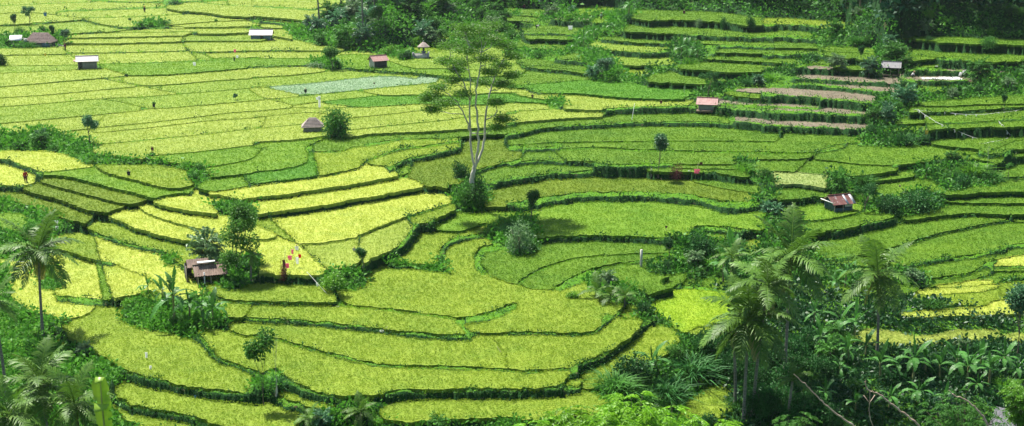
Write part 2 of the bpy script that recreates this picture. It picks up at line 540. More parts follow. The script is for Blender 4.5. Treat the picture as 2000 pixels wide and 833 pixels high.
# connected fields (run based union find)
rice = kind == 1
rice[:2] = rice[-1] = False; rice[:, 0] = rice[:, -1] = False
lab = np.zeros((NY, NX), np.int32)
par = [0]
def find(a):
    while par[a] != a: par[a] = par[par[a]]; a = par[a]
    return a
prev = []
for y in range(NY):
    row = rice[y]; d = np.flatnonzero(np.diff(np.concatenate(([0], row.view(np.int8), [0]))))
    cur = []
    for s, e in zip(d[::2], d[1::2]):
        l = 0
        for ps, pe, pl in prev:
            if ps < e and pe > s:
                r_ = find(pl)
                if l == 0: l = r_
                else:
                    l2 = find(l)
                    if r_ != l2: par[max(r_, l2)] = min(r_, l2); l = min(r_, l2)
        if l == 0: par.append(len(par)); l = len(par)-1
        cur.append((s, e, l)); lab[y, s:e] = l
    prev = cur
mp = np.array([find(i) for i in range(len(par))])
lab = mp[lab]
ids, cnt = np.unique(lab, return_counts=True)
new = np.zeros(lab.max()+1, np.int32); k = 0
for i, c in zip(ids, cnt):
    if i == 0: continue
    if c < 110: continue
    k += 1; new[i] = k
lab = new[lab]; NF = k
kind[(kind == 1) & (lab == 0)] = 0
FCOL = ['']*(NF+1)
for sx, sy, c in SEEDS:
    l = lab[min(NY-1, max(0, int(round(sy)))), min(NX-1, max(0, int(round(sx))))]
    if l: FCOL[l] = c
for l in range(1, NF+1):
    if FCOL[l]: continue
    _m = lab == l; _u = xx[_m].mean()+PX0; _v = yy[_m].mean()+PY0
    if _v < 560 and _u > 1000: FCOL[l] = 'd'  # right half defaults darker: cloud shade put into the crop colour
    elif _v < 62 and _u < 700: FCOL[l] = 'p'
    elif _v < 300: FCOL[l] = RS.choice(['p', 'p', 'q'])
    elif _v > 560: FCOL[l] = 'm'
    else: FCOL[l] = RS.choice(['m', 'g'])
print('fields', NF, 'unhit seeds', sum(1 for sx, sy, c in SEEDS if not lab[int(np.clip(round(sy), 0, NY-1)), int(np.clip(round(sx), 0, NX-1))]), time.time()-T0)
# ---------------------------------------------------------------- camera model and levels of the fields
FPX, ZC = 2600.0, 37.0
PITCH = math.atan(636.5/FPX)
sp_, cp_ = math.sin(PITCH), math.cos(PITCH)
def ray(u, v):
    a = (np.asarray(u, float)-1000)/FPX; b = (416.5-np.asarray(v, float))/FPX
    return a, cp_+b*sp_, -sp_+b*cp_
def on_plane(u, v, z):
    dx, dy, dz = ray(u, v)
    t = (z-ZC)/dz
    return dx*t, dy*t
def project(x, y, z):
    zz = z-ZC
    d = y*cp_-zz*sp_
    up = y*sp_+zz*cp_
    d = np.maximum(d, .5)
    return 1000+FPX*x/d, 416.5-FPX*up/d
HR = 0.26                                        # height of the rice
U = xx+PX0; V = yy+PY0                            # survey sheet to bearings
fu = np.zeros(NF+1); fv = np.zeros(NF+1)
cn = np.bincount(lab.ravel(), minlength=NF+1).astype(float)
fu = np.bincount(lab.ravel(), U.ravel(), NF+1)/np.maximum(cn, 1)
fv = np.bincount(lab.ravel(), V.ravel(), NF+1)/np.maximum(cn, 1)
def prior(u, v):
    r_ = np.clip((u-850)/500, 0, 1)
    return np.where(v < 600, (600-v)*(.010*(1-r_)+.020*r_), (600-v)*.009)
fz = prior(fu, fv)
# vertical neighbours: field, gap, field
pairs = {}
for x in range(0, NX, 2):
    col = lab[:, x]; ch = np.flatnonzero(np.diff(col) != 0)
    st = np.concatenate(([0], ch+1)); en = np.concatenate((ch+1, [NY])); vals = col[st]
    for i in range(len(vals)-1):
        if vals[i] == 0: continue
        if vals[i+1] != 0: j = i+1; g = 0; kf = 0
        else:
            if i+2 >= len(vals): continue
            j = i+2; g = en[i+1]-st[i+1]
            seg = slice(st[i+1], en[i+1])
            if (kind[seg, x] == 2).sum() > .6*g:
                if g > 170: continue
                kf = -.42
            else: kf = float(bankk[seg, x].mean())
        if vals[j] == vals[i]: continue
        pairs.setdefault((vals[i], vals[j]), []).append((g, kf, st[i+1]+PY0))
for it in range(4):
    A = []; B = []; Wt = []
    for (a, b), L in pairs.items():
        L = np.array(L); n = len(L)
        if n < 3: continue
        g = np.median(L[:, 0]); kf = np.median(L[:, 1]); v = np.median(L[:, 2])
        g = min(g, 30) if kf >= 0 else min(g, 150); kf = abs(kf)
        dep = np.arctan2(-ray(1000, v)[2], ray(1000, v)[1])
        dist = (ZC-fz[a])/math.sin(dep)
        fac = (.55 if g < 7 else 1.0) if v < 470 else (.35 if g < 13 else .72)
        dz = fac*kf*g/FPX*dist/math.cos(dep)
        A.append((a, b, dz)); Wt.append(math.sqrt(min(n, 60)))
    M_ = np.zeros((len(A)+NF, NF+1)); R_ = np.zeros(len(A)+NF)
    for k, (a, b, dz) in enumerate(A):
        M_[k, a] = Wt[k]; M_[k, b] = -Wt[k]; R_[k] = dz*Wt[k]
    for i in range(1, NF+1):
        M_[len(A)+i-1, i] = .15; R_[len(A)+i-1] = .15*prior(fu[i], fv[i])
    fz = np.linalg.lstsq(M_, R_, rcond=None)[0]
res = np.array([(fz[a]-fz[b]-dz) for a, b, dz in A]); print('residual', np.abs(res).mean(), np.sort(np.abs(res))[-12:])
print('levels', fz[1:].min(), fz[1:].max())
# ---------------------------------------------------------------- ground grid (fan of rings around the viewpoint)
NTH = 980
th = np.radians(np.linspace(-27, 27, NTH))
rr = [4.0]
while rr[-1] < 900:
    r_ = rr[-1]
    if r_ < 82: d = 1.6
    elif r_ < 350: d = .15+.0011*(r_-82)
    else: d = .45+(r_-350)*.03
    rr.append(r_+d)
rr = np.array(rr); NR = len(rr)
GX = rr[:, None]*np.sin(th)[None]; GY = rr[:, None]*np.cos(th)[None]
glab = np.zeros((NR, NTH), np.int32)
order = np.argsort(fz[1:])+1
over = 0
for i in order:
    ys, xs = np.nonzero(lab == i)
    if len(ys) == 0: continue
    bx = np.array([xs.min(), xs.max(), xs.min(), xs.max()])+PX0; by = np.array([ys.min(), ys.min(), ys.max(), ys.max()])+PY0
    wx, wy = on_plane(bx, by, fz[i]+HR)
    ra = np.hypot(wx, wy); ta = np.arctan2(wx, wy)
    r0, r1 = np.searchsorted(rr, [ra.min()-1, ra.max()+1]); t0, t1 = np.searchsorted(th, [ta.min()-.002, ta.max()+.002])
    if r1 <= r0 or t1 <= t0: continue
    u, v = project(GX[r0:r1, t0:t1], GY[r0:r1, t0:t1], fz[i]+HR)
    iu = np.round(u-PX0).astype(int); iv = np.round(v-PY0).astype(int)
    ok = (iu >= 0) & (iu < NX) & (iv >= 0) & (iv < NY)
    m = np.zeros(u.shape, bool); m[ok] = lab[iv[ok], iu[ok]] == i
    sub = glab[r0:r1, t0:t1]; over += (m & (sub > 0)).sum(); sub[m] = i
print('grid', NR, NTH, 'rice cells', (glab > 0).mean(), 'overlap', over, time.time()-T0)
field_cells = glab.copy()
fixed = glab > 0
GZ = np.where(fixed, fz[glab], 0.0)
# banks: a steep face at the foot, then a grassy bund up to the next field
ri = np.arange(NR)[:, None]*np.ones((1, NTH), int)
has = glab > 0
lo = np.maximum.accumulate(np.where(has, ri, -1), 0)
hi = np.minimum.accumulate(np.where(has, ri, NR)[::-1], 0)[::-1]
ok_ = (~has) & (lo >= 0) & (hi < NR)
jj = np.arange(NTH)[None]*np.ones((NR, 1), int)
rl = rr[np.clip(lo, 0, NR-1)]; rh = rr[np.clip(hi, 0, NR-1)]
zl = fz[glab[np.clip(lo, 0, NR-1), jj]]; zh = fz[glab[np.clip(hi, 0, NR-1), jj]]
gw = rh-rl; tt = (rr[:, None]-rl)/np.maximum(gw, .01)
Ub_, Vb_ = project(GX, GY, (zl+zh)/2)
ku = np.clip(np.round(Ub_-PX0), 0, NX-1).astype(int); kv = np.clip(np.round(Vb_-PY0), 0, NY-1).astype(int)
isbank = ok_ & (kind[kv, ku] != 2) & (gw < 7)
pk = np.maximum(zh, zl)+.06+(.04+.22*vnoise(GX/1.9, GY/1.9, 51))*np.clip((gw-.5)/1.2, 0, 1)
fw = np.clip(.45/np.maximum(gw, .01), .2, .42)
s1 = np.clip((tt-.05)/fw, 0, 1); s1 = s1*s1*(3-2*s1)
s2 = np.clip((1-tt)/.15, 0, 1)
zb_ = zl+(pk-zl)*s1; zb_ = np.where(zh < zl, zl+(zh-zl)*tt+.1*np.sin(tt*math.pi), zb_)
zb_ = zb_*s2+zh*(1-s2)
GZ[isbank] = zb_[isbank]; fixed |= isbank
# open country beyond the survey
Ug, Vg = project(GX, GY, np.full_like(GX, 10.0))
near = rr < 83
hillz = lambda r, t: np.where(True, 33.2-.46*r+1.2*np.sin(t*9+1)+.8*np.sin(r*.21), 0)
nz = hillz(rr[near][:, None], th[None]); pass
GZ[near] = nz; fixed[near] = True
# upper rim: valley floor goes on to the left, wooded slope to the right
topr = np.zeros(NTH)
for j in range(NTH):
    k = np.flatnonzero(glab[:, j]); topr[j] = rr[k[-1]] if len(k) else 300
topz = np.array([fz[glab[np.searchsorted(rr, topr[j]), j]] for j in range(NTH)])
ker = np.hanning(61); ker /= ker.sum()
topr = np.convolve(np.pad(topr, 30, 'edge'), ker, 'valid'); topz = np.convolve(np.pad(topz, 30, 'edge'), ker, 'valid')
ub = 1000+FPX*np.tan(th)/cp_
wr = np.clip((ub-520)/260, 0, 1); wr = wr*wr*(3-2*wr)
off = 6+8*(1-wr)
far = (rr[:, None] > (topr+off)[None]) & (glab == 0)
dr_ = np.maximum(rr[:, None]-topr[None], 0)
farz = topz[None]+(1-wr)[None]*(dr_*.03)+wr[None]*(np.minimum(dr_, 130)*(.20+.42*np.clip((ub-960)/160, 0, 1))[None]+dr_*.12)
farz += wr[None]*6*(vnoise(GX/38+50, GY/38, 11)-.5)
GZ[far] = farz[far]; fixed |= far
# stream gully below the palms, lower right
def pin(u0, u1, v0, v1, z):
    u, v = project(GX, GY, np.full_like(GX, z))
    m = (u > u0) & (u < u1) & (v > v0) & (v < v1) & (glab == 0)
    GZ[m] = z; fixed[m] = True
pin(1480, 2300, 775, 800, -.8)
def fill(Z, F, lev=0):
    n0, n1 = Z.shape
    if min(n0, n1) < 6: 
        m = F.sum(); return np.where(F, Z, (Z*F).sum()/max(m, 1))
    p0, p1 = (n0+1)//2*2, (n1+1)//2*2
    Zp = np.pad(Z, ((0, p0-n0), (0, p1-n1)), 'edge'); Fp = np.pad(F, ((0, p0-n0), (0, p1-n1)), 'edge').astype(float)
    w = Fp.reshape(p0//2, 2, p1//2, 2).sum((1, 3)); zs = (Zp*Fp).reshape(p0//2, 2, p1//2, 2).sum((1, 3))
    Zc = np.where(w > 0, zs/np.maximum(w, 1), 0)
    Zc = fill(Zc, w > 0, lev+1)
    up = np.repeat(np.repeat(Zc, 2, 0), 2, 1)[:n0, :n1]
    out = np.where(F, Z, up)
    for _ in range(24 if lev == 0 else 40):
        q = np.pad(out, 1, 'edge')
        av = (q[2:, 1:-1]+q[:-2, 1:-1]+q[1:-1, 2:]+q[1:-1, :-2])/4
        out = np.where(F, Z, av)
    return out
GZ = fill(GZ, fixed)
free = (glab == 0)
GZ += free*(.22*(vnoise(GX/1.3, GY/1.3, 21)-.5)+.12*(vnoise(GX/.45, GY/.45, 22)-.5))
wildg = np.zeros_like(free)
iu = np.clip(np.round(project(GX, GY, GZ)[0]-PX0), 0, NX-1).astype(int); iv = np.round(project(GX, GY, GZ)[1]-PY0).astype(int)
okv = (iv >= 0) & (iv < NY)
wildg = free & (~okv | (kind[np.clip(iv, 0, NY-1), iu] == 2))
print('ground done', time.time()-T0)
def ground_z(x, y):
    r = np.hypot(x, y); t = np.arctan2(x, y)
    a = np.clip(np.interp(r, rr, np.arange(NR)), 0, NR-1.001); b = np.clip((t-th[0])/(th[1]-th[0]), 0, NTH-1.001)
    i = np.floor(a).astype(int); j = np.floor(b).astype(int); fa = a-i; fb = b-j
    return (GZ[i, j]*(1-fa)+GZ[i+1, j]*fa)*(1-fb)+(GZ[i, j+1]*(1-fa)+GZ[i+1, j+1]*fa)*fb
def spot(u, v):
    """the place on the ground seen along a bearing (source picture units)"""
    dx, dy, dz = (float(q) for q in ray(u, v))
    t = np.arange(20, 700, .15)
    z = ZC+dz*t; g = ground_z(dx*t, dy*t)
    k = np.flatnonzero(z <= g)
    t = t[k[0]] if len(k) else t[-1]
    return Vector((dx*t, dy*t, float(ground_z(np.array(dx*t), np.array(dy*t)))))
def px_m(p):
    """picture units per metre at a place"""
    return FPX/(p.y*cp_-(p.z-ZC)*sp_)
# ---------------------------------------------------------------- scene, helpers, materials
scn = bpy.context.scene; COL = scn.collection
random.seed(11)
def node(nt, t, **kw):
    n = nt.nodes.new(t)
    for k, v in kw.items():
        if k.startswith('i_'):
            n.inputs[int(k[2:]) if k[2:].isdigit() else k[2:].replace('_', ' ')].default_value = v
        else: setattr(n, k, v)
    return n
def newmat(name):
    m = bpy.data.materials.new(name); m.use_nodes = True
    nt = m.node_tree; nt.nodes.clear()
    return m, nt, nt.nodes.new('ShaderNodeOutputMaterial')
def rgba(c): return (c[0], c[1], c[2], 1)
def mixc(nt, f, a, b, blend='MIX'):
    n = nt.nodes.new('ShaderNodeMix'); n.data_type = 'RGBA'; n.blend_type = blend
    for s, val in ((0, f), (6, a), (7, b)):
        if isinstance(val, bpy.types.NodeSocket): nt.links.new(val, n.inputs[s])
        elif s == 0: n.inputs[0].default_value = val
        else: n.inputs[s].default_value = rgba(val)
    return n.outputs[2]
def noise(nt, scale, detail=3, rough=.6, vec=None, kind3='Position'):
    t = nt.nodes.new('ShaderNodeTexNoise'); t.inputs['Scale'].default_value = scale
    t.inputs['Detail'].default_value = detail; t.inputs['Roughness'].default_value = rough
    if vec is None:
        g = nt.nodes.new('ShaderNodeNewGeometry') if kind3 == 'Position' else nt.nodes.new('ShaderNodeTexCoord')
        vec = g.outputs['Position'] if kind3 == 'Position' else g.outputs['Object']
    nt.links.new(vec, t.inputs['Vector'])
    return t.outputs['Fac']
def ramp(nt, f, a, b):
    n = nt.nodes.new('ShaderNodeMapRange'); n.inputs[1].default_value = a; n.inputs[2].default_value = b
    nt.links.new(f, n.inputs[0]); return n.outputs[0]
def leaf_shader(nt, out, col, trans=.35, rough=.55, spec=.25, bump=None):
    p = nt.nodes.new('ShaderNodeBsdfPrincipled'); p.inputs['Roughness'].default_value = rough
    p.inputs['Specular IOR Level'].default_value = spec
    t = nt.nodes.new('ShaderNodeBsdfTranslucent'); mx = nt.nodes.new('ShaderNodeMixShader')
    mx.inputs[0].default_value = trans
    nt.links.new(col, p.inputs['Base Color']); nt.links.new(col, t.inputs['Color'])
    if bump is not None: nt.links.new(bump, p.inputs['Normal'])
    nt.links.new(p.outputs[0], mx.inputs[1]); nt.links.new(t.outputs[0], mx.inputs[2]); nt.links.new(mx.outputs[0], out.inputs[0])
def foliage(name, dark, light, trans=.35, rough=.5, spec=.3, scale=.6, yellow=None):
    """leaf material: tone (per leaf) and slow variation over the plant"""
    m, nt, out = newmat(name)
    a = node(nt, 'ShaderNodeAttribute', attribute_name='tone')
    c = mixc(nt, a.outputs['Fac'], dark, light)
    oi = nt.nodes.new('ShaderNodeObjectInfo')
    c = mixc(nt, ramp(nt, noise(nt, scale, 2), .3, .7), c, mixc(nt, .5, c, light))
    if yellow:
        c = mixc(nt, ramp(nt, noise(nt, .8, 4), .56, .70), c, yellow)
    hs = nt.nodes.new('ShaderNodeHueSaturation'); nt.links.new(c, hs.inputs['Color'])
    mr = node(nt, 'ShaderNodeMapRange'); mr.inputs[3].default_value = .78; mr.inputs[4].default_value = 1.22
    nt.links.new(oi.outputs['Random'], mr.inputs[0]); nt.links.new(mr.outputs[0], hs.inputs['Value'])
    c = hs.outputs[0]
    leaf_shader(nt, out, c, trans, rough, spec)
    return m
def plain(name, c1, c2=None, rough=.8, scale=4, metal=0, bump=.2, spec=.3, stretch=None):
    m, nt, out = newmat(name)
    p = nt.nodes.new('ShaderNodeBsdfPrincipled'); p.inputs['Roughness'].default_value = rough
    p.inputs['Metallic'].default_value = metal; p.inputs['Specular IOR Level'].default_value = spec
    tc = nt.nodes.new('ShaderNodeTexCoord'); vec = tc.outputs['Object']
    if stretch:
        mp_ = nt.nodes.new('ShaderNodeMapping'); mp_.inputs['Scale'].default_value = stretch
        nt.links.new(vec, mp_.inputs[0]); vec = mp_.outputs[0]
    f = noise(nt, scale, 5, .65, vec)
    c = mixc(nt, ramp(nt, f, .35, .65), c1, c2 or tuple(x*.6 for x in c1))
    nt.links.new(c, p.inputs['Base Color'])
    if bump:
        b = nt.nodes.new('ShaderNodeBump'); b.inputs['Strength'].default_value = bump; b.inputs['Distance'].default_value = .03
        nt.links.new(f, b.inputs['Height']); nt.links.new(b.outputs[0], p.inputs['Normal'])
    nt.links.new(p.outputs[0], out.inputs[0])
    return m
def rice_mat(name, dark, light, pale, trans=.4):
    m, nt, out = newmat(name)
    a = node(nt, 'ShaderNodeAttribute', attribute_name='tone')
    big = ramp(nt, noise(nt, .11, 3), .32, .68)
    mid = ramp(nt, noise(nt, .9, 3), .3, .7)
    fine = ramp(nt, noise(nt, 7, 2), .25, .75)
    c = mixc(nt, big, dark, light)
    pt_ = nt.nodes.new('ShaderNodeMath'); pt_.operation = 'MULTIPLY'; nt.links.new(ramp(nt, noise(nt, .38, 4), .50, .72), pt_.inputs[0]); pt_.inputs[1].default_value = .55
    c = mixc(nt, pt_.outputs[0], c, (dark[0]*.72, dark[1]*.88, dark[2]))
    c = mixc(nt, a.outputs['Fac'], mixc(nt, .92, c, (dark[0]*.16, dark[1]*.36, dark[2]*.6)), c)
    mm = nt.nodes.new('ShaderNodeMath'); mm.operation = 'MULTIPLY'; nt.links.new(mid, mm.inputs[0]); nt.links.new(fine, mm.inputs[1])
    m2 = nt.nodes.new('ShaderNodeMath'); m2.operation = 'MULTIPLY'; nt.links.new(mm.outputs[0], m2.inputs[0]); m2.inputs[1].default_value = .55; mm = m2
    c = mixc(nt, mm.outputs[0], c, pale)
    b = nt.nodes.new('ShaderNodeBump'); b.inputs['Strength'].default_value = .3; b.inputs['Distance'].default_value = .06
    nt.links.new(noise(nt, 5, 3), b.inputs['Height'])
    leaf_shader(nt, out, c, trans, .7, .15, b.outputs[0])
    return m
def set_props(o, label=None, cat=None, group=None, kind=None):
    if label: o['label'] = label
    if cat: o['category'] = cat
    if group: o['group'] = group
    if kind: o['kind'] = kind
    return o
def raw_mesh(name, verts, loops, sizes, mat=None, tone=None, smooth=False):
    """fast mesh from arrays; loops: flat vertex indices; sizes: corners per face"""
    me = bpy.data.meshes.new(name)
    verts = np.asarray(verts, np.float32); loops = np.asarray(loops, np.int32); sizes = np.asarray(sizes, np.int32)
    me.vertices.add(len(verts)); me.vertices.foreach_set('co', verts.ravel())
    me.loops.add(len(loops)); me.loops.foreach_set('vertex_index', loops)
    me.polygons.add(len(sizes)); st = np.concatenate(([0], np.cumsum(sizes)[:-1])).astype(np.int32)
    me.polygons.foreach_set('loop_start', st); me.polygons.foreach_set('loop_total', sizes)
    if tone is not None:
        at = me.attributes.new('tone', 'FLOAT', 'POINT'); at.data.foreach_set('value', np.asarray(tone, np.float32))
    me.update(calc_edges=True)
    if smooth: me.polygons.foreach_set('use_smooth', np.ones(len(sizes), bool))
    if mat: me.materials.append(mat)
    return me
def link(name, me, parent=None, loc=None, rot=None, scale=None):
    o = bpy.data.objects.new(name, me); COL.objects.link(o)
    if parent: o.parent = parent
    if loc is not None: o.location = loc
    if rot is not None: o.rotation_euler = rot
    if scale is not None: o.scale = scale if hasattr(scale, '__len__') else (scale,)*3
    return o
class Buf:
    """collects arrays for one mesh"""
    def __init__(s): s.v = []; s.l = []; s.n = []; s.t = []; s.c = 0
    def add(s, v, loops, sizes, tone):
        v = np.asarray(v, float).reshape(-1, 3)
        s.v.append(v); s.l.append(np.asarray(loops)+s.c); s.n.append(np.asarray(sizes)); s.c += len(v)
        s.t.append(np.broadcast_to(np.asarray(tone, float), (len(v),)))
    def mesh(s, name, mat, smooth=False):
        return raw_mesh(name, np.concatenate(s.v), np.concatenate(s.l), np.concatenate(s.n), mat, np.concatenate(s.t), smooth)
def unit(a): return a/np.maximum(np.linalg.norm(a, axis=-1, keepdims=True), 1e-9)
def add_leaves(buf, P, D, L, W, tone, fold=.0, droop=0.0, rs=RS):
    """rhombic leaves: base P, direction D, length, width"""
    N = len(P); D = unit(D); L = np.broadcast_to(L, (N,))[:, None]; W = np.broadcast_to(W, (N,))[:, None]
    S = unit(np.cross(D, unit(rs.normal(size=(N, 3)))))
    up = np.array([0, 0, 1.0])
    mid = P+D*L*.45+up*fold*L
    tip = P+D*L-up*droop*L
    V_ = np.stack([P, mid+S*W/2, tip, mid-S*W/2], 1).reshape(-1, 3)
    buf.add(V_, np.arange(N*4), np.full(N, 4), np.repeat(np.broadcast_to(tone, (N,)), 4))
def add_blades(buf, P, D, L, W, tone, droop=.35, rs=RS):
    """grass blades in two steps, arching over"""
    N = len(P); D = unit(D); L = np.broadcast_to(L, (N,))[:, None]; W = np.broadcast_to(W, (N,))[:, None]
    S = unit(np.cross(D, np.array([0, 0, 1.0]))+rs.normal(size=(N, 3))*.3)
    out = D*np.array([1, 1, 0]); 
    m = P+D*L*.55; tip = P+D*L+out*L*droop-np.array([0, 0, 1.0])*L*droop*.7
    V_ = np.stack([P-S*W/2, P+S*W/2, m+S*W*.42, m-S*W*.42, tip], 1).reshape(-1, 3)
    base = np.arange(N)[:, None]*5
    lp = np.concatenate([base+np.array([0, 1, 2, 3]), base+np.array([3, 2, 4])], 1).ravel()
    sz = np.tile([4, 3], N)
    t = np.broadcast_to(tone, (N,))[:, None]*np.array([.7, .7, 1, 1, 1.1])
    buf.add(V_, lp, sz, np.clip(t.ravel(), 0, 1))
# ---------------------------------------------------------------- ground
Z3 = np.stack([GX, GY, GZ], -1).reshape(-1, 3)
idx = np.arange(NR*NTH).reshape(NR, NTH)
q = np.stack([idx[:-1, :-1], idx[:-1, 1:], idx[1:, 1:], idx[1:, :-1]], -1).reshape(-1, 4)
m_gr, nt, out = newmat('ground_soil')
pb = nt.nodes.new('ShaderNodeBsdfPrincipled'); pb.inputs['Roughness'].default_value = .9; pb.inputs['Specular IOR Level'].default_value = .1
c = mixc(nt, ramp(nt, noise(nt, .5, 4), .35, .65), (.035, .12, .010), (.09, .22, .014))
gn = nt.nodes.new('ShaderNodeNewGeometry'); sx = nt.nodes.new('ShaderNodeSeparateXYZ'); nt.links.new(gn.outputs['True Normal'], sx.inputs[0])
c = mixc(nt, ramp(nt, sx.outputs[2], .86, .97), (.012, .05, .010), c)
c = mixc(nt, ramp(nt, noise(nt, 2.2, 4), .62, .72), c, (.085, .06, .035))
nt.links.new(c, pb.inputs['Base Color']); nt.links.new(pb.outputs[0], out.inputs[0])
bb = nt.nodes.new('ShaderNodeBump'); bb.inputs['Distance'].default_value = .15; nt.links.new(noise(nt, 6, 4), bb.inputs['Height']); nt.links.new(bb.outputs[0], pb.inputs['Normal'])
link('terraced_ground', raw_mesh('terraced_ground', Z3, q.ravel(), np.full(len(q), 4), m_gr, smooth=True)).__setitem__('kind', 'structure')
# ---------------------------------------------------------------- rice fields
RC = {'': ((0.185, 0.295, 0.019), (0.275, 0.385, 0.03), (0.44, 0.52, 0.08)),
      'm': ((0.185, 0.295, 0.019), (0.275, 0.385, 0.03), (0.44, 0.52, 0.08)),
      'y': ((0.4, 0.475, 0.052), (0.51, 0.57, 0.088), (0.64, 0.69, 0.182)),
      'p': ((0.275, 0.375, 0.042), (0.365, 0.455, 0.067), (0.52, 0.585, 0.15)),
      'q': ((0.2, 0.325, 0.03), (0.285, 0.405, 0.046), (0.45, 0.545, 0.109)),
      'g': ((0.13, 0.28, 0.018), (0.2, 0.35, 0.022), (0.31, 0.44, 0.046)),
      'G': ((0.075, 0.24, 0.018), (0.125, 0.31, 0.022), (0.21, 0.38, 0.036)),
      'd': ((0.085, 0.205, 0.013), (0.148, 0.285, 0.018), (0.26, 0.38, 0.042)),
      'D': ((0.12, 0.21, 0.014), (0.18, 0.27, 0.018), (0.28, 0.35, 0.042)),
      'b': ((0.2, 0.165, 0.109), (0.3, 0.25, 0.171), (0.42, 0.36, 0.244)),
      'n': ((0.22, 0.36, 0.161), (0.32, 0.45, 0.254), (0.5, 0.6, 0.442)),
      's': ((0.28, 0.37, 0.088), (0.42, 0.49, 0.15), (0.6, 0.65, 0.296)),
      'v': ((0.22, 0.39, 0.018), (0.34, 0.49, 0.023), (0.47, 0.58, 0.057)),
      'w': ((0.3, 0.38, 0.057), (0.43, 0.5, 0.098), (0.62, 0.66, 0.213))}
RMAT = {k: rice_mat('rice_'+{'': 'common', 'm': 'mixed', 'y': 'ripe', 'p': 'pale', 'q': 'fresh', 'g': 'green', 'G': 'young', 'd': 'olive', 'D': 'dull', 'b': 'stubble', 'n': 'netted', 's': 'straw', 'v': 'vivid', 'w': 'wild'}[k], *RC[k]) for k in RC}
def contour(mask):
    f = mask.astype(float)
    for _ in range(2):
        p = np.pad(f, 1, 'edge'); f = (p[2:, 1:-1]+p[:-2, 1:-1]+2*p[1:-1, 1:-1])/4
        p = np.pad(f, 1, 'edge'); f = (p[1:-1, 2:]+p[1:-1, :-2]+2*p[1:-1, 1:-1])/4
    iso = .42
    H, W_ = f.shape; b = f > iso
    code = b[:-1, :-1]*1+b[:-1, 1:]*2+b[1:, 1:]*4+b[1:, :-1]*8
    nxt = {}
    T = {1: [(3, 0)], 2: [(0, 1)], 3: [(3, 1)], 4: [(1, 2)], 5: [(3, 2), (1, 0)], 6: [(0, 2)], 7: [(3, 2)], 8: [(2, 3)], 9: [(2, 0)], 10: [(0, 3), (2, 1)], 11: [(2, 1)], 12: [(1, 3)], 13: [(1, 0)], 14: [(0, 3)]}
    ys, xs = np.nonzero((code > 0) & (code < 15))
    def key(y, x, e):
        return (y, x, 0) if e == 0 else (y, x+1, 1) if e == 1 else (y+1, x, 0) if e == 2 else (y, x, 1)
    for y, x in zip(ys.tolist(), xs.tolist()):
        for a, b_ in T[int(code[y, x])]: nxt[key(y, x, a)] = key(y, x, b_)
    best = None
    while nxt:
        s = next(iter(nxt)); loop = [s]; c = nxt.pop(s)
        while c != s and c in nxt: loop.append(c); c = nxt.pop(c)
        if best is None or len(loop) > len(best): best = loop
    if best is None or len(best) < 10: return None
    pts = []
    for y, x, o in best:
        a = f[y, x]
        if o == 0: b_ = f[y, x+1]; pts.append((x+(iso-a)/(b_-a), y))
        else: b_ = f[y+1, x]; pts.append((x, y+(iso-a)/(b_-a)))
    p = np.array(pts)
    for _ in range(2): p = (np.roll(p, 1, 0)+2*p+np.roll(p, -1, 0))/4
    return p[::2] if len(p) > 24 else p
cell_area = np.gradient(rr)[:, None]*rr[:, None]*(th[1]-th[0])*np.ones((1, NTH))
Uc, Vc = project(GX, GY, GZ)
inview = (Uc > -120) & (Uc < 2120) & (Vc > -60) & (Vc < 900)
def sample(mask, dens, rs=RS):
    """random places on masked cells; dens plants per square metre (array or number)"""
    lam = cell_area*dens*mask
    n = rs.poisson(lam); i, j = np.nonzero(n); k = n[i, j]; i = np.repeat(i, k); j = np.repeat(j, k)
    a = i+rs.rand(len(i))-.5; b = j+rs.rand(len(j))-.5
    r = np.interp(a, np.arange(NR), rr); t = th[0]+(th[1]-th[0])*b
    x, y = r*np.sin(t), r*np.cos(t)
    return x, y, r, i, j
D_RICE = np.clip(38*(112/rr)**2, 5.0, 46)[:, None]
tx, ty, tr, ti, tj = sample((field_cells > 0) & inview, D_RICE)
tl = field_cells[ti, tj]
print('tufts', len(tx), time.time()-T0)
osort = np.argsort(tl, kind='stable'); tx, ty, tr, tl = tx[osort], ty[osort], tr[osort], tl[osort]
bounds = np.searchsorted(tl, np.arange(NF+2))
SWELL = lambda x, y: .13*vnoise(x/2.3, y/1.6, 31)
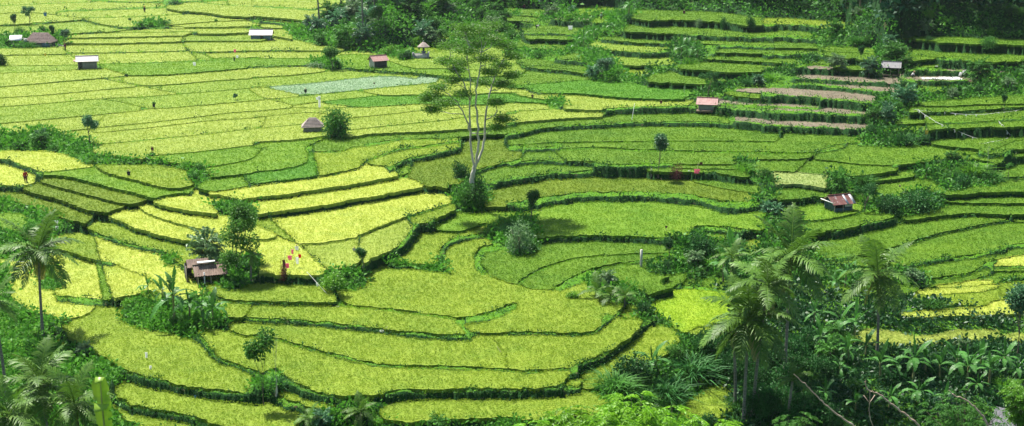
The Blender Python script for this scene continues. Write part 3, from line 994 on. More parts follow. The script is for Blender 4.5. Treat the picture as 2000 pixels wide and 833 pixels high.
for i in range(1, NF+1):
    ys, xs = np.nonzero(lab == i)
    y0, y1, x0, x1 = ys.min()-3, ys.max()+4, xs.min()-3, xs.max()+4
    y0 = max(y0, 0); x0 = max(x0, 0)
    c_ = FCOL[i]; stub = c_ == 'b'
    hr = .06 if stub else HR
    mask = (lab[y0:y1, x0:x1] == i)
    mask = np.pad(mask, 2)
    p = contour(mask)
    if p is None: continue
    pu = p[:, 0]+x0-2+PX0; pv = p[:, 1]+y0-2+PY0
    wx, wy = on_plane(pu, pv, fz[i]+HR)
    wx = wx+.32*(vnoise(wx*2.1, wy*2.1, 41)-.5); wy = wy+.32*(vnoise(wx*2.1, wy*2.1, 43)-.5)
    if np.sum(wx*np.roll(wy, -1)-np.roll(wx, -1)*wy) < 0: wx, wy = wx[::-1], wy[::-1]
    n = len(wx); soft = 1.0 if (fv[i] < 260 and fu[i] < 900) else 0.0
    z = fz[i]+hr
    buf = Buf()
    top = np.stack([wx, wy, np.full(n, z)], 1); bot = np.stack([wx, wy, np.full(n, fz[i]-.12)], 1)
    buf.add(top, np.arange(n), [n], .86)
    k = np.arange(n); k2 = (k+1) % n
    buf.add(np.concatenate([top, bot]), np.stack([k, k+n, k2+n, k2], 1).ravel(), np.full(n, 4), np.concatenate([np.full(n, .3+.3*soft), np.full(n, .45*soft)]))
    # plants: fans of drooping blades and ears standing above the canopy
    s = slice(bounds[i], bounds[i+1]); X, Y, R_ = tx[s], ty[s], tr[s]
    # extra fringe along the outline
    per = np.hypot(np.roll(wx, -1)-wx, np.roll(wy, -1)-wy); dist = np.hypot(wx.mean(), wy.mean())
    nf = min(int(per.sum()*9*112/dist), 9000)
    if nf > 4 and not stub:
        ee = RS.choice(n, nf, p=per/per.sum()); f_ = RS.rand(nf)
        X = np.concatenate([X, wx[ee]*(1-f_)+wx[(ee+1) % n]*f_]); Y = np.concatenate([Y, wy[ee]*(1-f_)+wy[(ee+1) % n]*f_])
        R_ = np.hypot(X, Y)
        # stalks standing along the open edge
        xf, yf = X[-nf:], Y[-nf:]; sf = np.clip(np.hypot(xf, yf)/112, .9, 2.4)**.7
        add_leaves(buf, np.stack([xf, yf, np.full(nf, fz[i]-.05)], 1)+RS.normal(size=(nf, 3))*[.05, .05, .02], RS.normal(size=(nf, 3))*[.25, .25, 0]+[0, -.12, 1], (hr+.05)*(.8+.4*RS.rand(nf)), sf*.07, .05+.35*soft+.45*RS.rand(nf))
    N = len(X)
    if N:
        sc = np.clip(R_/112, .9, 2.4)**.55*(.55 if stub else 1)
        nb = 4
        Xb, Yb, Sb = np.repeat(X, nb), np.repeat(Y, nb), np.repeat(sc, nb)
        tone0 = np.repeat(.86+.14*RS.rand(N), nb)
        hh = np.repeat(RS.rand(N), nb)*.06+SWELL(Xb, Yb)
        P = np.stack([Xb+RS.normal(size=N*nb)*.04, Yb+RS.normal(size=N*nb)*.04, np.full(N*nb, z-.04*(0.3 if stub else 1))+hh], 1)
        D = RS.normal(size=(N*nb, 3))*[.42, .42, .15]+[0, 0, .9]
        if c_ == 'w': D = RS.normal(size=(N*nb, 3))*[.6, .4, .1]+np.stack([np.sin(Xb*.9), np.cos(Yb*1.3)*.3, np.full(N*nb, .35)], 1)*1.2
        Ls = Sb*(.10+.08*RS.rand(N*nb))*(1.9 if c_ == 'w' else 1)
        add_leaves(buf, P, D, Ls, Sb*.035+.008, np.clip(tone0+.06*RS.normal(size=N*nb), 0, 1), droop=.25)
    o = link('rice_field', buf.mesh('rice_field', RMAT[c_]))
    o['kind'] = 'structure'
print('rice done', time.time()-T0)
# ---------------------------------------------------------------- grass and weeds of the banks
m_grass = foliage('bank_grass', (.055, .19, .012), (.20, .41, .020), .42, .55, .15, .25, (.22, .27, .05))
m_weed = foliage('weed_leaves', (.006, .042, .013), (.050, .18, .022), .22, .6, .12, .35, (.11, .15, .035))
bank = (~(field_cells > 0)) & (~wildg) & inview
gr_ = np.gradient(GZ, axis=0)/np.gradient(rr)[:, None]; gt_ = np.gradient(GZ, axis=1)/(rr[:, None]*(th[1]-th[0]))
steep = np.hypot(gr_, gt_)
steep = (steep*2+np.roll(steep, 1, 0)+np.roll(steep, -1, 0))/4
m_under = foliage('undergrowth_leaves', (.012, .085, .014), (.085, .27, .022), .35, .55, .2, .12)
def plant_bank(mask, dens, size, grass_share, name, seed, matg, cap=420000):
    rs = np.random.RandomState(seed)
    x, y, r, i, j = sample(mask, dens, rs)
    zg = ground_z(x, y)
    # light green ledge strip beside the fields, darker faces
    ng = 3
    buf = Buf()
    sel = rs.rand(len(x)) < grass_share
    xs_, ys_, zs_, rs_ = x[sel], y[sel], zg[sel], r[sel]
    N = len(xs_)
    patch = vnoise(xs_/2.2, ys_/2.2, seed+1)
    P = np.repeat(np.stack([xs_, ys_, zs_-.03], 1), ng, 0)+rs.normal(size=(N*ng, 3))*[.06, .06, 0]
    D = rs.normal(size=(N*ng, 3))*[.5, .5, .15]+[0, -.12, .8]
    sc = np.repeat(np.clip(rs_/112, .8, 2.6)**.8*size*(.7+.6*patch), ng)
    add_blades(buf, P, D, sc*(.12+.20*rs.rand(N*ng)), sc*.045+.008, np.clip(.35+.5*np.repeat(patch, ng)+.35*rs.rand(N*ng), 0, 1), rs=rs)
    sel = ~sel; xs_, ys_, zs_, rs_ = x[sel], y[sel], zg[sel], r[sel]
    N = len(xs_); nl = 5
    if N:
        patch = vnoise(xs_/1.6+9, ys_/1.6, seed+2)
        sc = np.repeat(np.clip(rs_/112, .8, 2.6)**.8*size*(.6+.8*patch), nl)
        off = rs.normal(size=(N*nl, 3))*[.13, .13, .10]*sc[:, None]
        off[:, 2] = np.abs(off[:, 2])+.05*sc
        P = np.repeat(np.stack([xs_, ys_, zs_+.05*size*patch], 1), nl, 0)+off
        D = unit(off+[0, 0, .02])+rs.normal(size=(N*nl, 3))*.5
        add_leaves(buf, P, D, sc*(.12+.10*rs.rand(N*nl)), sc*(.07+.04*rs.rand(N*nl)), np.clip(.15+.5*np.repeat(patch, nl)+.4*rs.rand(N*nl), 0, 1), droop=.15, rs=rs)
    o = link(name, buf.mesh(name, matg)); print(name, len(x))
    return o
dB = np.clip(16*(112/rr)**2, 1.6, 18)[:, None]
patchy = .35+1.3*(vnoise(GX/5, GY/5, 77) > .55)
ledge = bank & (GZ > 0)*True
set_props(plant_bank(bank, dB*np.where(steep > .75, .22, 1.15), .85, .9, 'bank_grass', 5, m_grass), kind='stuff', label='short bright grass growing over the bunds and banks between the rice fields', cat='grass')
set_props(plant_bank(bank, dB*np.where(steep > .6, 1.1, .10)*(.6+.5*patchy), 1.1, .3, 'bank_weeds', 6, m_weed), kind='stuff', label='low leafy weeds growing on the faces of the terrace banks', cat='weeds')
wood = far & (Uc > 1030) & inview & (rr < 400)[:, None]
wv = wildg & inview & ((rr < 345) & (rr > 84))[:, None] & ~wood
shade_zone = (Uc > 1380) & (Vc > 560)  # lower right ravine, where shade under the grove goes into leaf colour
set_props(plant_bank(wv & ~shade_zone, np.clip(9*(112/rr)**2, 1.0, 10)[:, None], 1.8, .45, 'undergrowth', 8, m_under), kind='stuff', label='tall rough undergrowth filling the uncultivated ground between the fields', cat='undergrowth')
m_scrub = foliage('scrub_leaves', (.014, .09, .014), (.10, .30, .024), .35, .6, .12, .2)
set_props(plant_bank(wv & ~shade_zone & (Uc > 1250), np.clip(6*(112/rr)**2, .8, 7)[:, None], 2.2, .1, 'dark_scrub', 19, m_weed), kind='stuff', label='dark leafy scrub on the uncultivated banks of the right half', cat='scrub')  # weed leaves give the right-half scrub a darker green
set_props(plant_bank(wv & ~shade_zone & (Uc <= 1250), np.clip(6*(112/rr)**2, .8, 7)[:, None], 2.2, .1, 'leafy_scrub', 9, m_scrub), kind='stuff', label='dense leafy scrub covering the uncultivated slopes', cat='scrub')
m_deep = foliage('shade_tint_leaves', (.004, .034, .012), (.026, .11, .020), .2, .5, .3, .3)  # darker scrub leaves with the grove's shade painted in
set_props(plant_bank(wv & shade_zone, np.clip(11*(112/rr)**2, .8, 12)[:, None], 2.3, .15, 'shade_tint_scrub', 10, m_deep), kind='stuff', label='dark leafy scrub in the ravine at the lower right', cat='scrub')
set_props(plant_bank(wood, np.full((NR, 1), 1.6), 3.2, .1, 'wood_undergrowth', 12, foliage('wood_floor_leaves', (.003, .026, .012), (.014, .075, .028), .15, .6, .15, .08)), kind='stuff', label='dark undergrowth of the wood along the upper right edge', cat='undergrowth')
print('banks done', time.time()-T0)
# ---------------------------------------------------------------- plant kit
def add_tube(buf, pts, rad, n=6, tone=.5, cap=True):
    pts = np.asarray(pts, float); rad = np.broadcast_to(rad, (len(pts),))
    T = unit(np.gradient(pts, axis=0)); ref = np.array([1.0, 0, 0]) if abs(T[0, 0]) < .8 else np.array([0, 1.0, 0])
    A = unit(np.cross(T, ref)); B_ = np.cross(T, A)
    an = np.arange(n)*2*math.pi/n
    V_ = pts[:, None]+rad[:, None, None]*(np.cos(an)[None, :, None]*A[:, None]+np.sin(an)[None, :, None]*B_[:, None])
    m = len(pts); k = np.arange(m-1)[:, None]*n; j = np.arange(n)[None]; j2 = (j+1) % n
    q_ = np.stack([k+j, k+j2, k+n+j2, k+n+j], -1).reshape(-1, 4)
    lp = q_.ravel(); sz = np.full(len(q_), 4)
    if cap: lp = np.concatenate([lp, (m-1)*n+np.arange(n)]); sz = np.append(sz, n)
    buf.add(V_, lp, sz, tone)
def curve(p0, d0, L, bend, n=8, rs=RS, wig=.0, grav=0.0):
    """polyline starting at p0 in direction d0, bending towards 'bend' vector"""
    p = [np.array(p0, float)]; d = np.array(d0, float); d /= np.linalg.norm(d)
    for i in range(n):
        d = d+np.array(bend)/n+rs.normal(size=3)*wig; d[2] -= grav/n; d /= np.linalg.norm(d)
        p.append(p[-1]+d*L/n)
    return np.array(p)
BARK = plain('bark_grey_brown', (.16, .13, .09), (.07, .055, .04), .9, 5, stretch=(1, 1, .3))
BARK_W = plain('bark_pale', (.50, .48, .42), (.26, .24, .20), .8, 3, stretch=(1, 1, .25))
BARK_P = plain('palm_trunk_bark', (.24, .22, .18), (.11, .10, .08), .9, 7, stretch=(.3, .3, 2.2))
m_palm = foliage('palm_leaf', (.007, .052, .009), (.11, .22, .022), .26, .5, .22, 1.5)
m_palm_old = foliage('palm_leaf_old', (.10, .12, .03), (.30, .27, .08), .3, .45, .4, 1.5)
m_rachis = plain('palm_rachis', (.30, .36, .10), (.20, .22, .06), .5, 6)
m_coco = plain('coconut_husk', (.22, .20, .05), (.12, .09, .03), .6, 5)
m_ban = foliage('banana_leaf', (.008, .070, .014), (.07, .22, .030), .32, .5, .3, 1.2)
m_banst = plain('banana_stem', (.24, .28, .10), (.14, .11, .05), .7, 5, stretch=(1, 1, .3))
LEAFM = {'dark': foliage('leaves_dark', (.006, .050, .014), (.042, .15, .027), .22, .6, .15),
         'mid': foliage('leaves_mid', (.014, .085, .018), (.085, .24, .030), .3, .6, .15),
         'blue': foliage('leaves_bluish', (.020, .10, .045), (.095, .24, .095), .28, .5, .35),
         'pale': foliage('leaves_pale', (.04, .12, .035), (.17, .29, .11), .3, .5, .35),
         'lime': foliage('leaves_lime', (.05, .20, .008), (.24, .48, .03), .45, .5, .3),
         'fresh': foliage('leaves_fresh', (.04, .19, .012), (.17, .38, .028), .4, .5, .3),
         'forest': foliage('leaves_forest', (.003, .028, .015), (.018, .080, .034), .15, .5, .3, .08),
         'mid_light': foliage('leaves_mid_light', (.018, .095, .018), (.12, .28, .04), .4, .55, .2),  # mid leaves in a lighter green, for the broadleaf tree
         'red': foliage('leaves_red', (.06, .015, .02), (.16, .05, .04), .3, .5, .3)}
def child(name, me, parent, **kw): return link(name, me, parent, **kw)
def thing(name, p, label, cat, group=None, rz=0, scale=1, me=None):
    o = link(name, me, None, p, (0, 0, rz), scale)
    return set_props(o, label, cat, group)
def copy_thing(o, p, rz=0, scale=1, label=None, group=None):
    kids = list(o.children)
    c = o.copy(); COL.objects.link(c); c.location = p; c.rotation_euler = (0, 0, rz)
    c.scale = scale if hasattr(scale, '__len__') else (scale,)*3
    if label: c['label'] = label
    if group: c['group'] = group
    for k in kids:
        d = k.copy(); COL.objects.link(d); d.parent = c
        for g in k.children:
            e = g.copy(); COL.objects.link(e); e.parent = d
    return c
# --- coconut palms
def frond_mesh(L, elev, sag, rs, name='frond', old=False, npair=24, width=1.0):
    d0 = np.array([math.cos(elev), 0, math.sin(elev)])
    c = curve((0, 0, 0), d0, L, (0, rs.uniform(-.25, .25), 0), 12, rs, .015, sag)
    buf = Buf(); n = npair
    t = np.linspace(.10, 1, n); seg = np.linspace(0, 1, len(c))
    P = np.stack([np.interp(t, seg, c[:, i]) for i in range(3)], 1)
    T = unit(np.gradient(P, axis=0)); S0 = unit(np.cross(T, [0, 0, 1.0])+1e-6); Up = np.cross(S0, T)
    LL = L*.25*np.sin(np.clip(.12+t*.93, 0, 1)*math.pi)**.7*width+.05
    for s in (-1, 1):
        D = S0*s*.78+T*.55+Up*.12+rs.normal(size=(n, 3))*.07
        D = unit(D); l = LL*(1+.12*rs.normal(size=n))
        W_ = L*.042
        m = P+D*l[:, None]*.5
        dr = np.array([0, 0, -1.0])
        tip = m+unit(D+dr*(.55+.35*rs.rand(n))[:, None]+T*.2)*l[:, None]*.5
        Wd = T*W_*.5
        V_ = np.stack([P-Wd*.6, P+Wd*.6, m+Wd, m-Wd, tip], 1).reshape(-1, 3)
        base = np.arange(n)[:, None]*5
        lp = np.concatenate([base+[0, 1, 2, 3], base+[3, 2, 4]], 1).ravel()
        tn = np.clip((.35+.5*rs.rand(n))[:, None]*np.array([.7, .7, 1, 1, 1.3]), 0, 1).ravel()
        buf.add(V_, lp, np.tile([4, 3], n), tn)
    add_tube(buf, c, np.linspace(L*.013, L*.003, len(c)), 4, .95)
    return buf.mesh(name, m_palm_old if old else m_palm)
_rs = np.random.RandomState(3)
FR = []
for k, (el, sg) in enumerate([(68, 1.0), (50, 1.15), (34, 1.2), (20, 1.2), (6, 1.2), (-10, 1.1), (-32, .8)]):
    FR.append([frond_mesh(1.0*s_, math.radians(el), sg, _rs) for s_ in (1.0, .93)])
FR_OLD = frond_mesh(.85, math.radians(-50), .5, _rs, old=True)
def sphere_pts(buf, c, r, tone=.5, nu=8, nv=5, sz=1.0):
    th_ = np.linspace(0, math.pi, nv+1)[1:-1]; ph = np.arange(nu)*2*math.pi/nu
    V_ = [np.array(c)+[0, 0, r*sz]]
    for t in th_:
        for p_ in ph: V_.append(np.array(c)+np.array([r*math.sin(t)*math.cos(p_), r*math.sin(t)*math.sin(p_), r*math.cos(t)*sz]))
    V_.append(np.array(c)-[0, 0, r*sz]); lp = []; szs = []
    n = len(th_)
    for j in range(nu): lp += [0, 1+j, 1+(j+1) % nu]; szs.append(3)
    for i in range(n-1):
        for j in range(nu):
            a = 1+i*nu+j; b = 1+i*nu+(j+1) % nu; lp += [a, a+nu, b+nu, b]; szs.append(4)
    last = len(V_)-1
    for j in range(nu): lp += [1+(n-1)*nu+j, last, 1+(n-1)*nu+(j+1) % nu]; szs.append(3)
    buf.add(V_, lp, szs, tone)
def palm(base, crown, R, label, nfr=20, trunk_r=.13, wind=0.0, coco=True, group='coconut palms', up=False, name='coconut_palm', cat='palm tree', seed=0):
    """base and crown are points in the place; R frond length in metres"""
    rs = np.random.RandomState(seed+17)
    o = thing(name, base, label, cat, group)
    v = np.array(crown-base)
    t = np.linspace(0, 1, 14)[:, None]
    pts = v*t+np.array([v[0]*-.35, v[1]*-.2, 0])*np.sin(t*math.pi)*.5
    pts[0, 2] -= .3
    rad = trunk_r*(1-.35*t[:, 0])*(1+.55*np.exp(-t[:, 0]*14))
    buf = Buf(); add_tube(buf, pts, rad, 9, .5)
    child('trunk', buf.mesh('trunk', BARK_P, True), o)
    ga = 2.39996
    for i in range(nfr):
        f = (i+.5)/nfr
        st = min(6, int((f*.75 if up else f)*7))
        me = FR[st][i % 2]
        fr = child('frond', me, o)
        fr.location = v+np.array([0, 0, .12*(1-f)])
        fr.rotation_euler = (rs.uniform(-.12, .12), rs.uniform(-.1, .1), i*ga+rs.uniform(-.25, .25)+seed)
        fr.scale = (R*rs.uniform(.88, 1.1),)*3
    if not up and nfr > 10:
        for i in range(2):
            fr = child('dead_frond', FR_OLD, o); fr.location = v; fr.rotation_euler = (0, .2, rs.uniform(0, 6.28)); fr.scale = (R*.8,)*3
    if coco:
        for i in range(7):
            a = rs.uniform(0, 6.28); b = Buf(); sphere_pts(b, (0, 0, 0), .12, sz=1.15)
            child('coconut', b.mesh('coconut', m_coco, True), o, loc=(v[0]+.22*math.cos(a), v[1]+.22*math.sin(a), v[2]-.12-rs.uniform(0, .2)))
    return o
def at_height(base, v_px):
    """point straight above a base whose picture row is v_px"""
    dx, dy, dz = (float(q) for q in ray(1000, v_px))
    return ZC+dz*(base.y/dy)
def bear(u, v, y):
    dx, dy, dz = (float(q) for q in ray(u, v)); t = y/dy
    return Vector((dx*t, y, ZC+dz*t))
# --- banana plants
def banana_leaf(L, W_, elev, sag, rs, torn=.4, name='leaf'):
    c = curve((0, 0, 0), (math.cos(elev), 0, math.sin(elev)), L, (0, rs.uniform(-.2, .2), 0), 12, rs, .01, sag)
    T = unit(np.gradient(c, axis=0)); S0 = unit(np.cross(T, [0, 0, 1.0])+1e-6); Up = np.cross(S0, T)
    buf = Buf(); n = len(c)-1
    for s in (-1, 1):
        for i in range(2, n):
            t0, t1 = (i-2)/(n-2), (i-1)/(n-2)
            w0 = W_*.5*math.sin(min(1, .10+t0*.95)*math.pi)**.5*(1+.22*rs.normal())
            w1 = W_*.5*max(.02, math.sin(min(1, .10+t1*.95)*math.pi))**.5
            g = .12 if rs.rand() < torn else 0
            sagw = rs.uniform(.05, .35)
            a, b = c[i], c[i+1]
            oa = s*S0[i]*w0+Up[i]*w0*(.25-sagw)+T[i]*(w0*.25+g*L/n); ob = s*S0[i+1]*w1+Up[i+1]*w1*(.25-sagw)+T[i+1]*(w1*.25-g*L/n)
            if s == 1: V_ = [a, a+oa, b+ob, b]
            else: V_ = [a, b, b+ob, a+oa]
            tn = .3+.5*rs.rand()
            buf.add(V_, [0, 1, 2, 3], [4], [.9, tn, tn, .9] if s == 1 else [.9, .9, tn, tn])
    add_tube(buf, c, np.linspace(L*.018, L*.005, len(c)), 4, 1.0)
    return buf.mesh(name, m_ban)
BL = [banana_leaf(1.0, .215, math.radians(e), s_, _rs, tr_) for e, s_, tr_ in ((84, .3, .1), (70, 1.1, .3), (58, 1.7, .5), (42, 2.1, .6), (22, 2.0, .7), (74, 1.5, .2), (50, 2.2, .4))]
def banana_proto(seed, nl=8, H=2.2):
    rs = np.random.RandomState(seed)
    o = bpy.data.objects.new('banana_plant', None); COL.objects.link(o)
    buf = Buf(); c = curve((0, 0, -.2), (rs.uniform(-.06, .06), rs.uniform(-.06, .06), 1), H+.2, (0, 0, 0), 7, rs, .02)
    add_tube(buf, c, np.linspace(.14, .065, len(c)), 8, .5); child('stem', buf.mesh('stem', m_banst, True), o)
    for i in range(nl):
        k = (0, 5, 2, 6, 1, 3, 2, 4, 6, 4, 3)[i]
        lf = child('leaf', BL[k], o, loc=c[-1]+np.array([0, 0, -.04*i]), rot=(0, 0, i*2.4+rs.uniform(-.3, .3)+seed))
        lf.scale = (2.25*rs.uniform(.7, 1.2),)*3; lf.rotation_euler[0] = rs.uniform(-.2, .2)
    return o
BAN = [banana_proto(1, 8), banana_proto(2, 9, 2.0), banana_proto(3, 7, 1.7), banana_proto(4, 10, 2.4)]
BUSED = [False]*4
def banana(u, v, hpx, label, group='banana plants', k=None, rs=_rs, p=None):
    p = p or spot(u, v); s_ = hpx/px_m(p)/3.6
    k = rs.randint(4) if k is None else k
    rz = rs.uniform(0, 6.28)
    if not BUSED[k]:
        BUSED[k] = True; o = BAN[k]; o.location = p; o.rotation_euler = (0, 0, rz); o.scale = (s_,)*3
        return set_props(o, label, 'banana plant', group)
    return copy_thing(BAN[k], p, rz, s_, label, group)
# --- broadleaf trees and bushes
def branch(buf, tips, p, d, L, r, depth, rs, spread=.7, up=.25, n=5, kids=(2, 4)):
    c = curve(p, d, L, (rs.normal()*.25, rs.normal()*.25, up), n, rs, .07)
    add_tube(buf, c, np.linspace(r, r*.62, len(c)), 6 if r > .05 else 4, .5, cap=False)
    if depth == 0:
        tips.append((c[-1], c[-1]-c[-2])); tips.append((c[len(c)//2], c[-1]-c[-2])); return
    k = rs.randint(kids[0], kids[1])
    T = unit(c[-1]-c[-2])
    for i in range(k):
        f = 1.0 if i < 2 else rs.uniform(.45, .9)
        q_ = c[-1] if f == 1 else c[int(f*(len(c)-1))]
        az = rs.uniform(0, 6.28); s_ = spread*rs.uniform(.6, 1.3)
        a = unit(np.cross(T, [math.cos(az), math.sin(az), .3]))
        dd = unit(T+a*s_)
        branch(buf, tips, q_, dd, L*rs.uniform(.6, .85), r*.6, depth-1, rs, spread, up, n, kids)
def leaf_clumps(buf, tips, per, rad, L, W_, rs, flat=.8, droop=.2, zmin=None):
    C = np.array([t[0] for t in tips]); N = len(C)*per
    ct = np.repeat(rs.rand(len(C)), per)
    off = rs.normal(size=(N, 3)); off = unit(off)*(rs.rand(N, 1)**.45)*rad*np.array([1, 1, flat])
    P = np.repeat(C, per, 0)+off
    D = unit(off)+rs.normal(size=(N, 3))*.6
    if zmin is not None:
        k = P[:, 2] > zmin; P, D, ct = P[k], D[k], ct[k]
    n = len(P)
    add_leaves(buf, P, D, L*(.7+.6*rs.rand(n)), W_*(.7+.6*rs.rand(n)), np.clip(.15+.45*ct+.4*rs.rand(n), 0, 1), fold=.06, droop=droop, rs=rs)
def tree_proto(name, seed, H, trunk, crown_r, depth=3, per=40, leaf=(.16, .09), mat='mid', bark=BARK, rad=.42, spread=.7, stems=1, lean=.06, flat=.8, r0=.09, kids=(2, 4), up=.25):
    rs = np.random.RandomState(seed)
    o = bpy.data.objects.new(name, None); COL.objects.link(o)
    buf = Buf(); tips = []
    for s_ in range(stems):
        az = rs.uniform(0, 6.28); l = lean*(3 if stems > 1 else 1)
        c = curve((0, 0, -.15), (math.cos(az)*l, math.sin(az)*l, 1), trunk+.15, (0, 0, .1), 6, rs, .04)
        add_tube(buf, c, np.linspace(r0*1.3, r0*.8, len(c)), 7, .5, cap=False)
        for i in range(3):
            a = i*2.1+rs.uniform(0, 1); dd = unit(unit(c[-1]-c[-2])+np.array([math.cos(a), math.sin(a), 0])*spread*rs.uniform(.5, 1.1))
            branch(buf, tips, c[-1], dd, (H-trunk)*.42, r0*.62, depth-1, rs, spread, up, 4, kids)
    # scale the skeleton to the wanted height and spread
    vs = np.concatenate(buf.v); zt = max(t[0][2] for t in tips); rt = np.percentile([np.hypot(t[0][0], t[0][1]) for t in tips], 92)
    fz_, fr_ = (H-rad*.6)/zt, max(.2, crown_r-rad*.6)/max(rt, .01)
    def fit(a):
        a = np.array(a); k = np.clip(a[..., 2]/max(trunk, .3), 0, 1)[..., None]
        a[..., :2] *= 1+(fr_-1)*k; a[..., 2] *= fz_; return a
    buf.v = [fit(a) for a in buf.v]; tips = [(fit(t[0]), t[1]) for t in tips]
    child('trunk', buf.mesh('trunk', bark, True), o)
    if per:
        b2 = Buf(); leaf_clumps(b2, tips, per, rad, leaf[0], leaf[1], rs, flat)
        child('crown', b2.mesh('crown', LEAFM[mat]), o)
    return o
def bush_proto(name, seed, W_, H, n=1500, leaf=(.13, .08), mat='dark', lobes=8):
    rs = np.random.RandomState(seed)
    b = Buf()
    for i in range(lobes):
        a = rs.uniform(0, 6.28); rr_ = rs.uniform(0, .62)*W_*.5; rl = rs.uniform(.28, .46)*min(W_, H)
        cx, cy, cz = math.cos(a)*rr_, math.sin(a)*rr_, rs.uniform(.25, 1)*(H-rl)*(1-rr_/W_*.7)
        N = n//lobes; off = unit(rs.normal(size=(N, 3)))*(rs.rand(N, 1)**.3)*rl*(1+.18*rs.normal(size=(N, 1)))
        P = off+[cx, cy, cz]; k = P[:, 2] > -.1; P = P[k]; off = off[k]; N = len(P)
        tone = np.clip(.2+.3*rs.rand()+.4*rs.rand(N), 0, 1)
        add_leaves(b, P, unit(off)+rs.normal(size=(N, 3))*.6, leaf[0]*(.6+.8*rs.rand(N)), leaf[1]*(.6+.8*rs.rand(N)), tone, .05, .2, rs)
    st = Buf()
    for i in range(5):
        a = rs.uniform(0, 6.28); add_tube(st, curve((0, 0, -.1), (math.cos(a)*.5, math.sin(a)*.5, 1), H*.8, (0, 0, 0), 4, rs, .08), np.linspace(.03, .01, 5), 4, .5)
    o = bpy.data.objects.new(name, None); COL.objects.link(o)
    child('foliage', b.mesh('foliage', LEAFM[mat]), o); child('stem', st.mesh('stem', BARK), o)
    return o
def grass_proto(name, seed, W_, H, n=260, mat='mid'):
    rs = np.random.RandomState(seed); b = Buf()
    P = rs.normal(size=(n, 3))*[W_*.2, W_*.2, 0]-[0, 0, .05]
    D = P*[1.6/W_, 1.6/W_, 0]+rs.normal(size=(n, 3))*[.22, .22, .05]+[0, 0, 1]
    add_blades(b, P, D, H*(.6+.5*rs.rand(n)), .045+.03*rs.rand(n), np.clip(.2+.6*rs.rand(n), 0, 1), .45, rs)
    o = bpy.data.objects.new(name, b.mesh(name, LEAFM[mat])); COL.objects.link(o)
    return o
def feather_proto(name, seed, H, W_, mat='blue', n=60):
    """shrub of long pinnate sprays"""
    rs = np.random.RandomState(seed); b = Buf(); st = Buf()
    for i in range(n):
        a = rs.uniform(0, 6.28); z0 = rs.uniform(.15, .8)*H; rr_ = W_*.12*rs.rand()
        el = rs.uniform(.15, 1.2)
        c = curve((math.cos(a)*rr_, math.sin(a)*rr_, z0), (math.cos(a)*math.cos(el), math.sin(a)*math.cos(el), math.sin(el)), W_*.5*rs.uniform(.7, 1.1), (0, 0, 0), 6, rs, .05, .9)
        m = 16; t = np.linspace(.1, 1, m); sg = np.linspace(0, 1, len(c)); P = np.stack([np.interp(t, sg, c[:, k]) for k in range(3)], 1)
        T = unit(np.gradient(P, axis=0)); S0 = unit(np.cross(T, [0, 0, 1.0])+1e-6)
        tn = np.clip(.2+.3*rs.rand()+.4*rs.rand(m), 0, 1)
        for s_ in (-1, 1): add_leaves(b, P, S0*s_+T*.6+rs.normal(size=(m, 3))*.15, W_*.13, W_*.05, tn, 0, .3, rs)
    for i in range(4):
        add_tube(st, curve((0, 0, -.1), (rs.normal()*.2, rs.normal()*.2, 1), H*.85, (0, 0, 0), 5, rs, .05), np.linspace(.04, .012, 6), 4, .5)
    o = bpy.data.objects.new(name, None); COL.objects.link(o)
    child('foliage', b.mesh('foliage', LEAFM[mat]), o); child('stem', st.mesh('stem', BARK), o)
    return o
PROTO = {}
def proto(key, maker, cat):
    PROTO[key] = [maker, None, cat]
def place(key, p, scale, label, group=None, rz=None, cat=None):
    mk, o, c_ = PROTO[key]
    rz = _rs.uniform(0, 6.28) if rz is None else rz
    if o is None:
        o = mk(); PROTO[key][1] = o; o.location = p; o.rotation_euler = (0, 0, rz)
        o.scale = scale if hasattr(scale, '__len__') else (scale,)*3
        r_ = set_props(o, label, cat or c_, group)
    else: r_ = copy_thing(o, p, rz, scale, label, group)
    r_['category'] = cat or c_
    if not group and 'group' in r_: del r_['group']
    return r_
for i in range(3):
    proto('bush_dark%d' % i, lambda i=i: bush_proto('bush', 40+i, 2.0, 1.6, 1900, mat='dark'), 'bush')
    proto('bush_mid%d' % i, lambda i=i: bush_proto('bush', 50+i, 2.0, 1.5, 1900, mat='mid'), 'bush')
    proto('bush_fresh%d' % i, lambda i=i: bush_proto('bush', 55+i, 2.2, 1.1, 1700, mat='fresh'), 'bush')
    proto('feather%d' % i, lambda i=i: feather_proto('feathery_shrub', 60+i, 2.0, 2.2, ['blue', 'mid', 'pale'][i]), 'shrub')
    proto('grass%d' % i, lambda i=i: grass_proto('tall_grass_clump', 70+i, 1.6, 1.9, 300, ['mid', 'fresh', 'dark'][i]), 'grass clump')
    proto('tree%d' % i, lambda i=i: tree_proto('tree', 80+i, 4.0, 1.1, 1.5, 3, 80, (.17, .10), ['mid', 'dark', 'blue'][i]), 'tree')
    proto('forest%d' % i, lambda i=i: tree_proto('forest_tree', 90+i, 12.0, 3.5, 4.6, 3, 100, (.46, .30), 'forest', rad=1.7, r0=.22), 'tree')
proto('forest3', lambda: tree_proto('forest_tree', 95, 14.0, 6.5, 3.6, 3, 100, (.46, .30), 'forest', rad=1.6, r0=.22), 'tree')
proto('sparse', lambda: tree_proto('young_tree', 134, 5.0, 1.1, .95, 3, 34, (.22, .12), 'mid', rad=.42, spread=.32, r0=.05, up=.5), 'tree')
proto('hero', lambda: tree_proto('broadleaf_tree', 127, 5.6, .8, 2.3, 4, 95, (.17, .11), 'mid_light', rad=.62, r0=.13, lean=.01, up=.12), 'tree')
proto('bush_red0', lambda: bush_proto('bush', 68, 2.0, 1.9, 1800, mat='red'), 'bush')
proto('bush_pale0', lambda: bush_proto('bush', 66, 2.0, 1.8, 2200, (.12, .07), mat='pale'), 'bush')
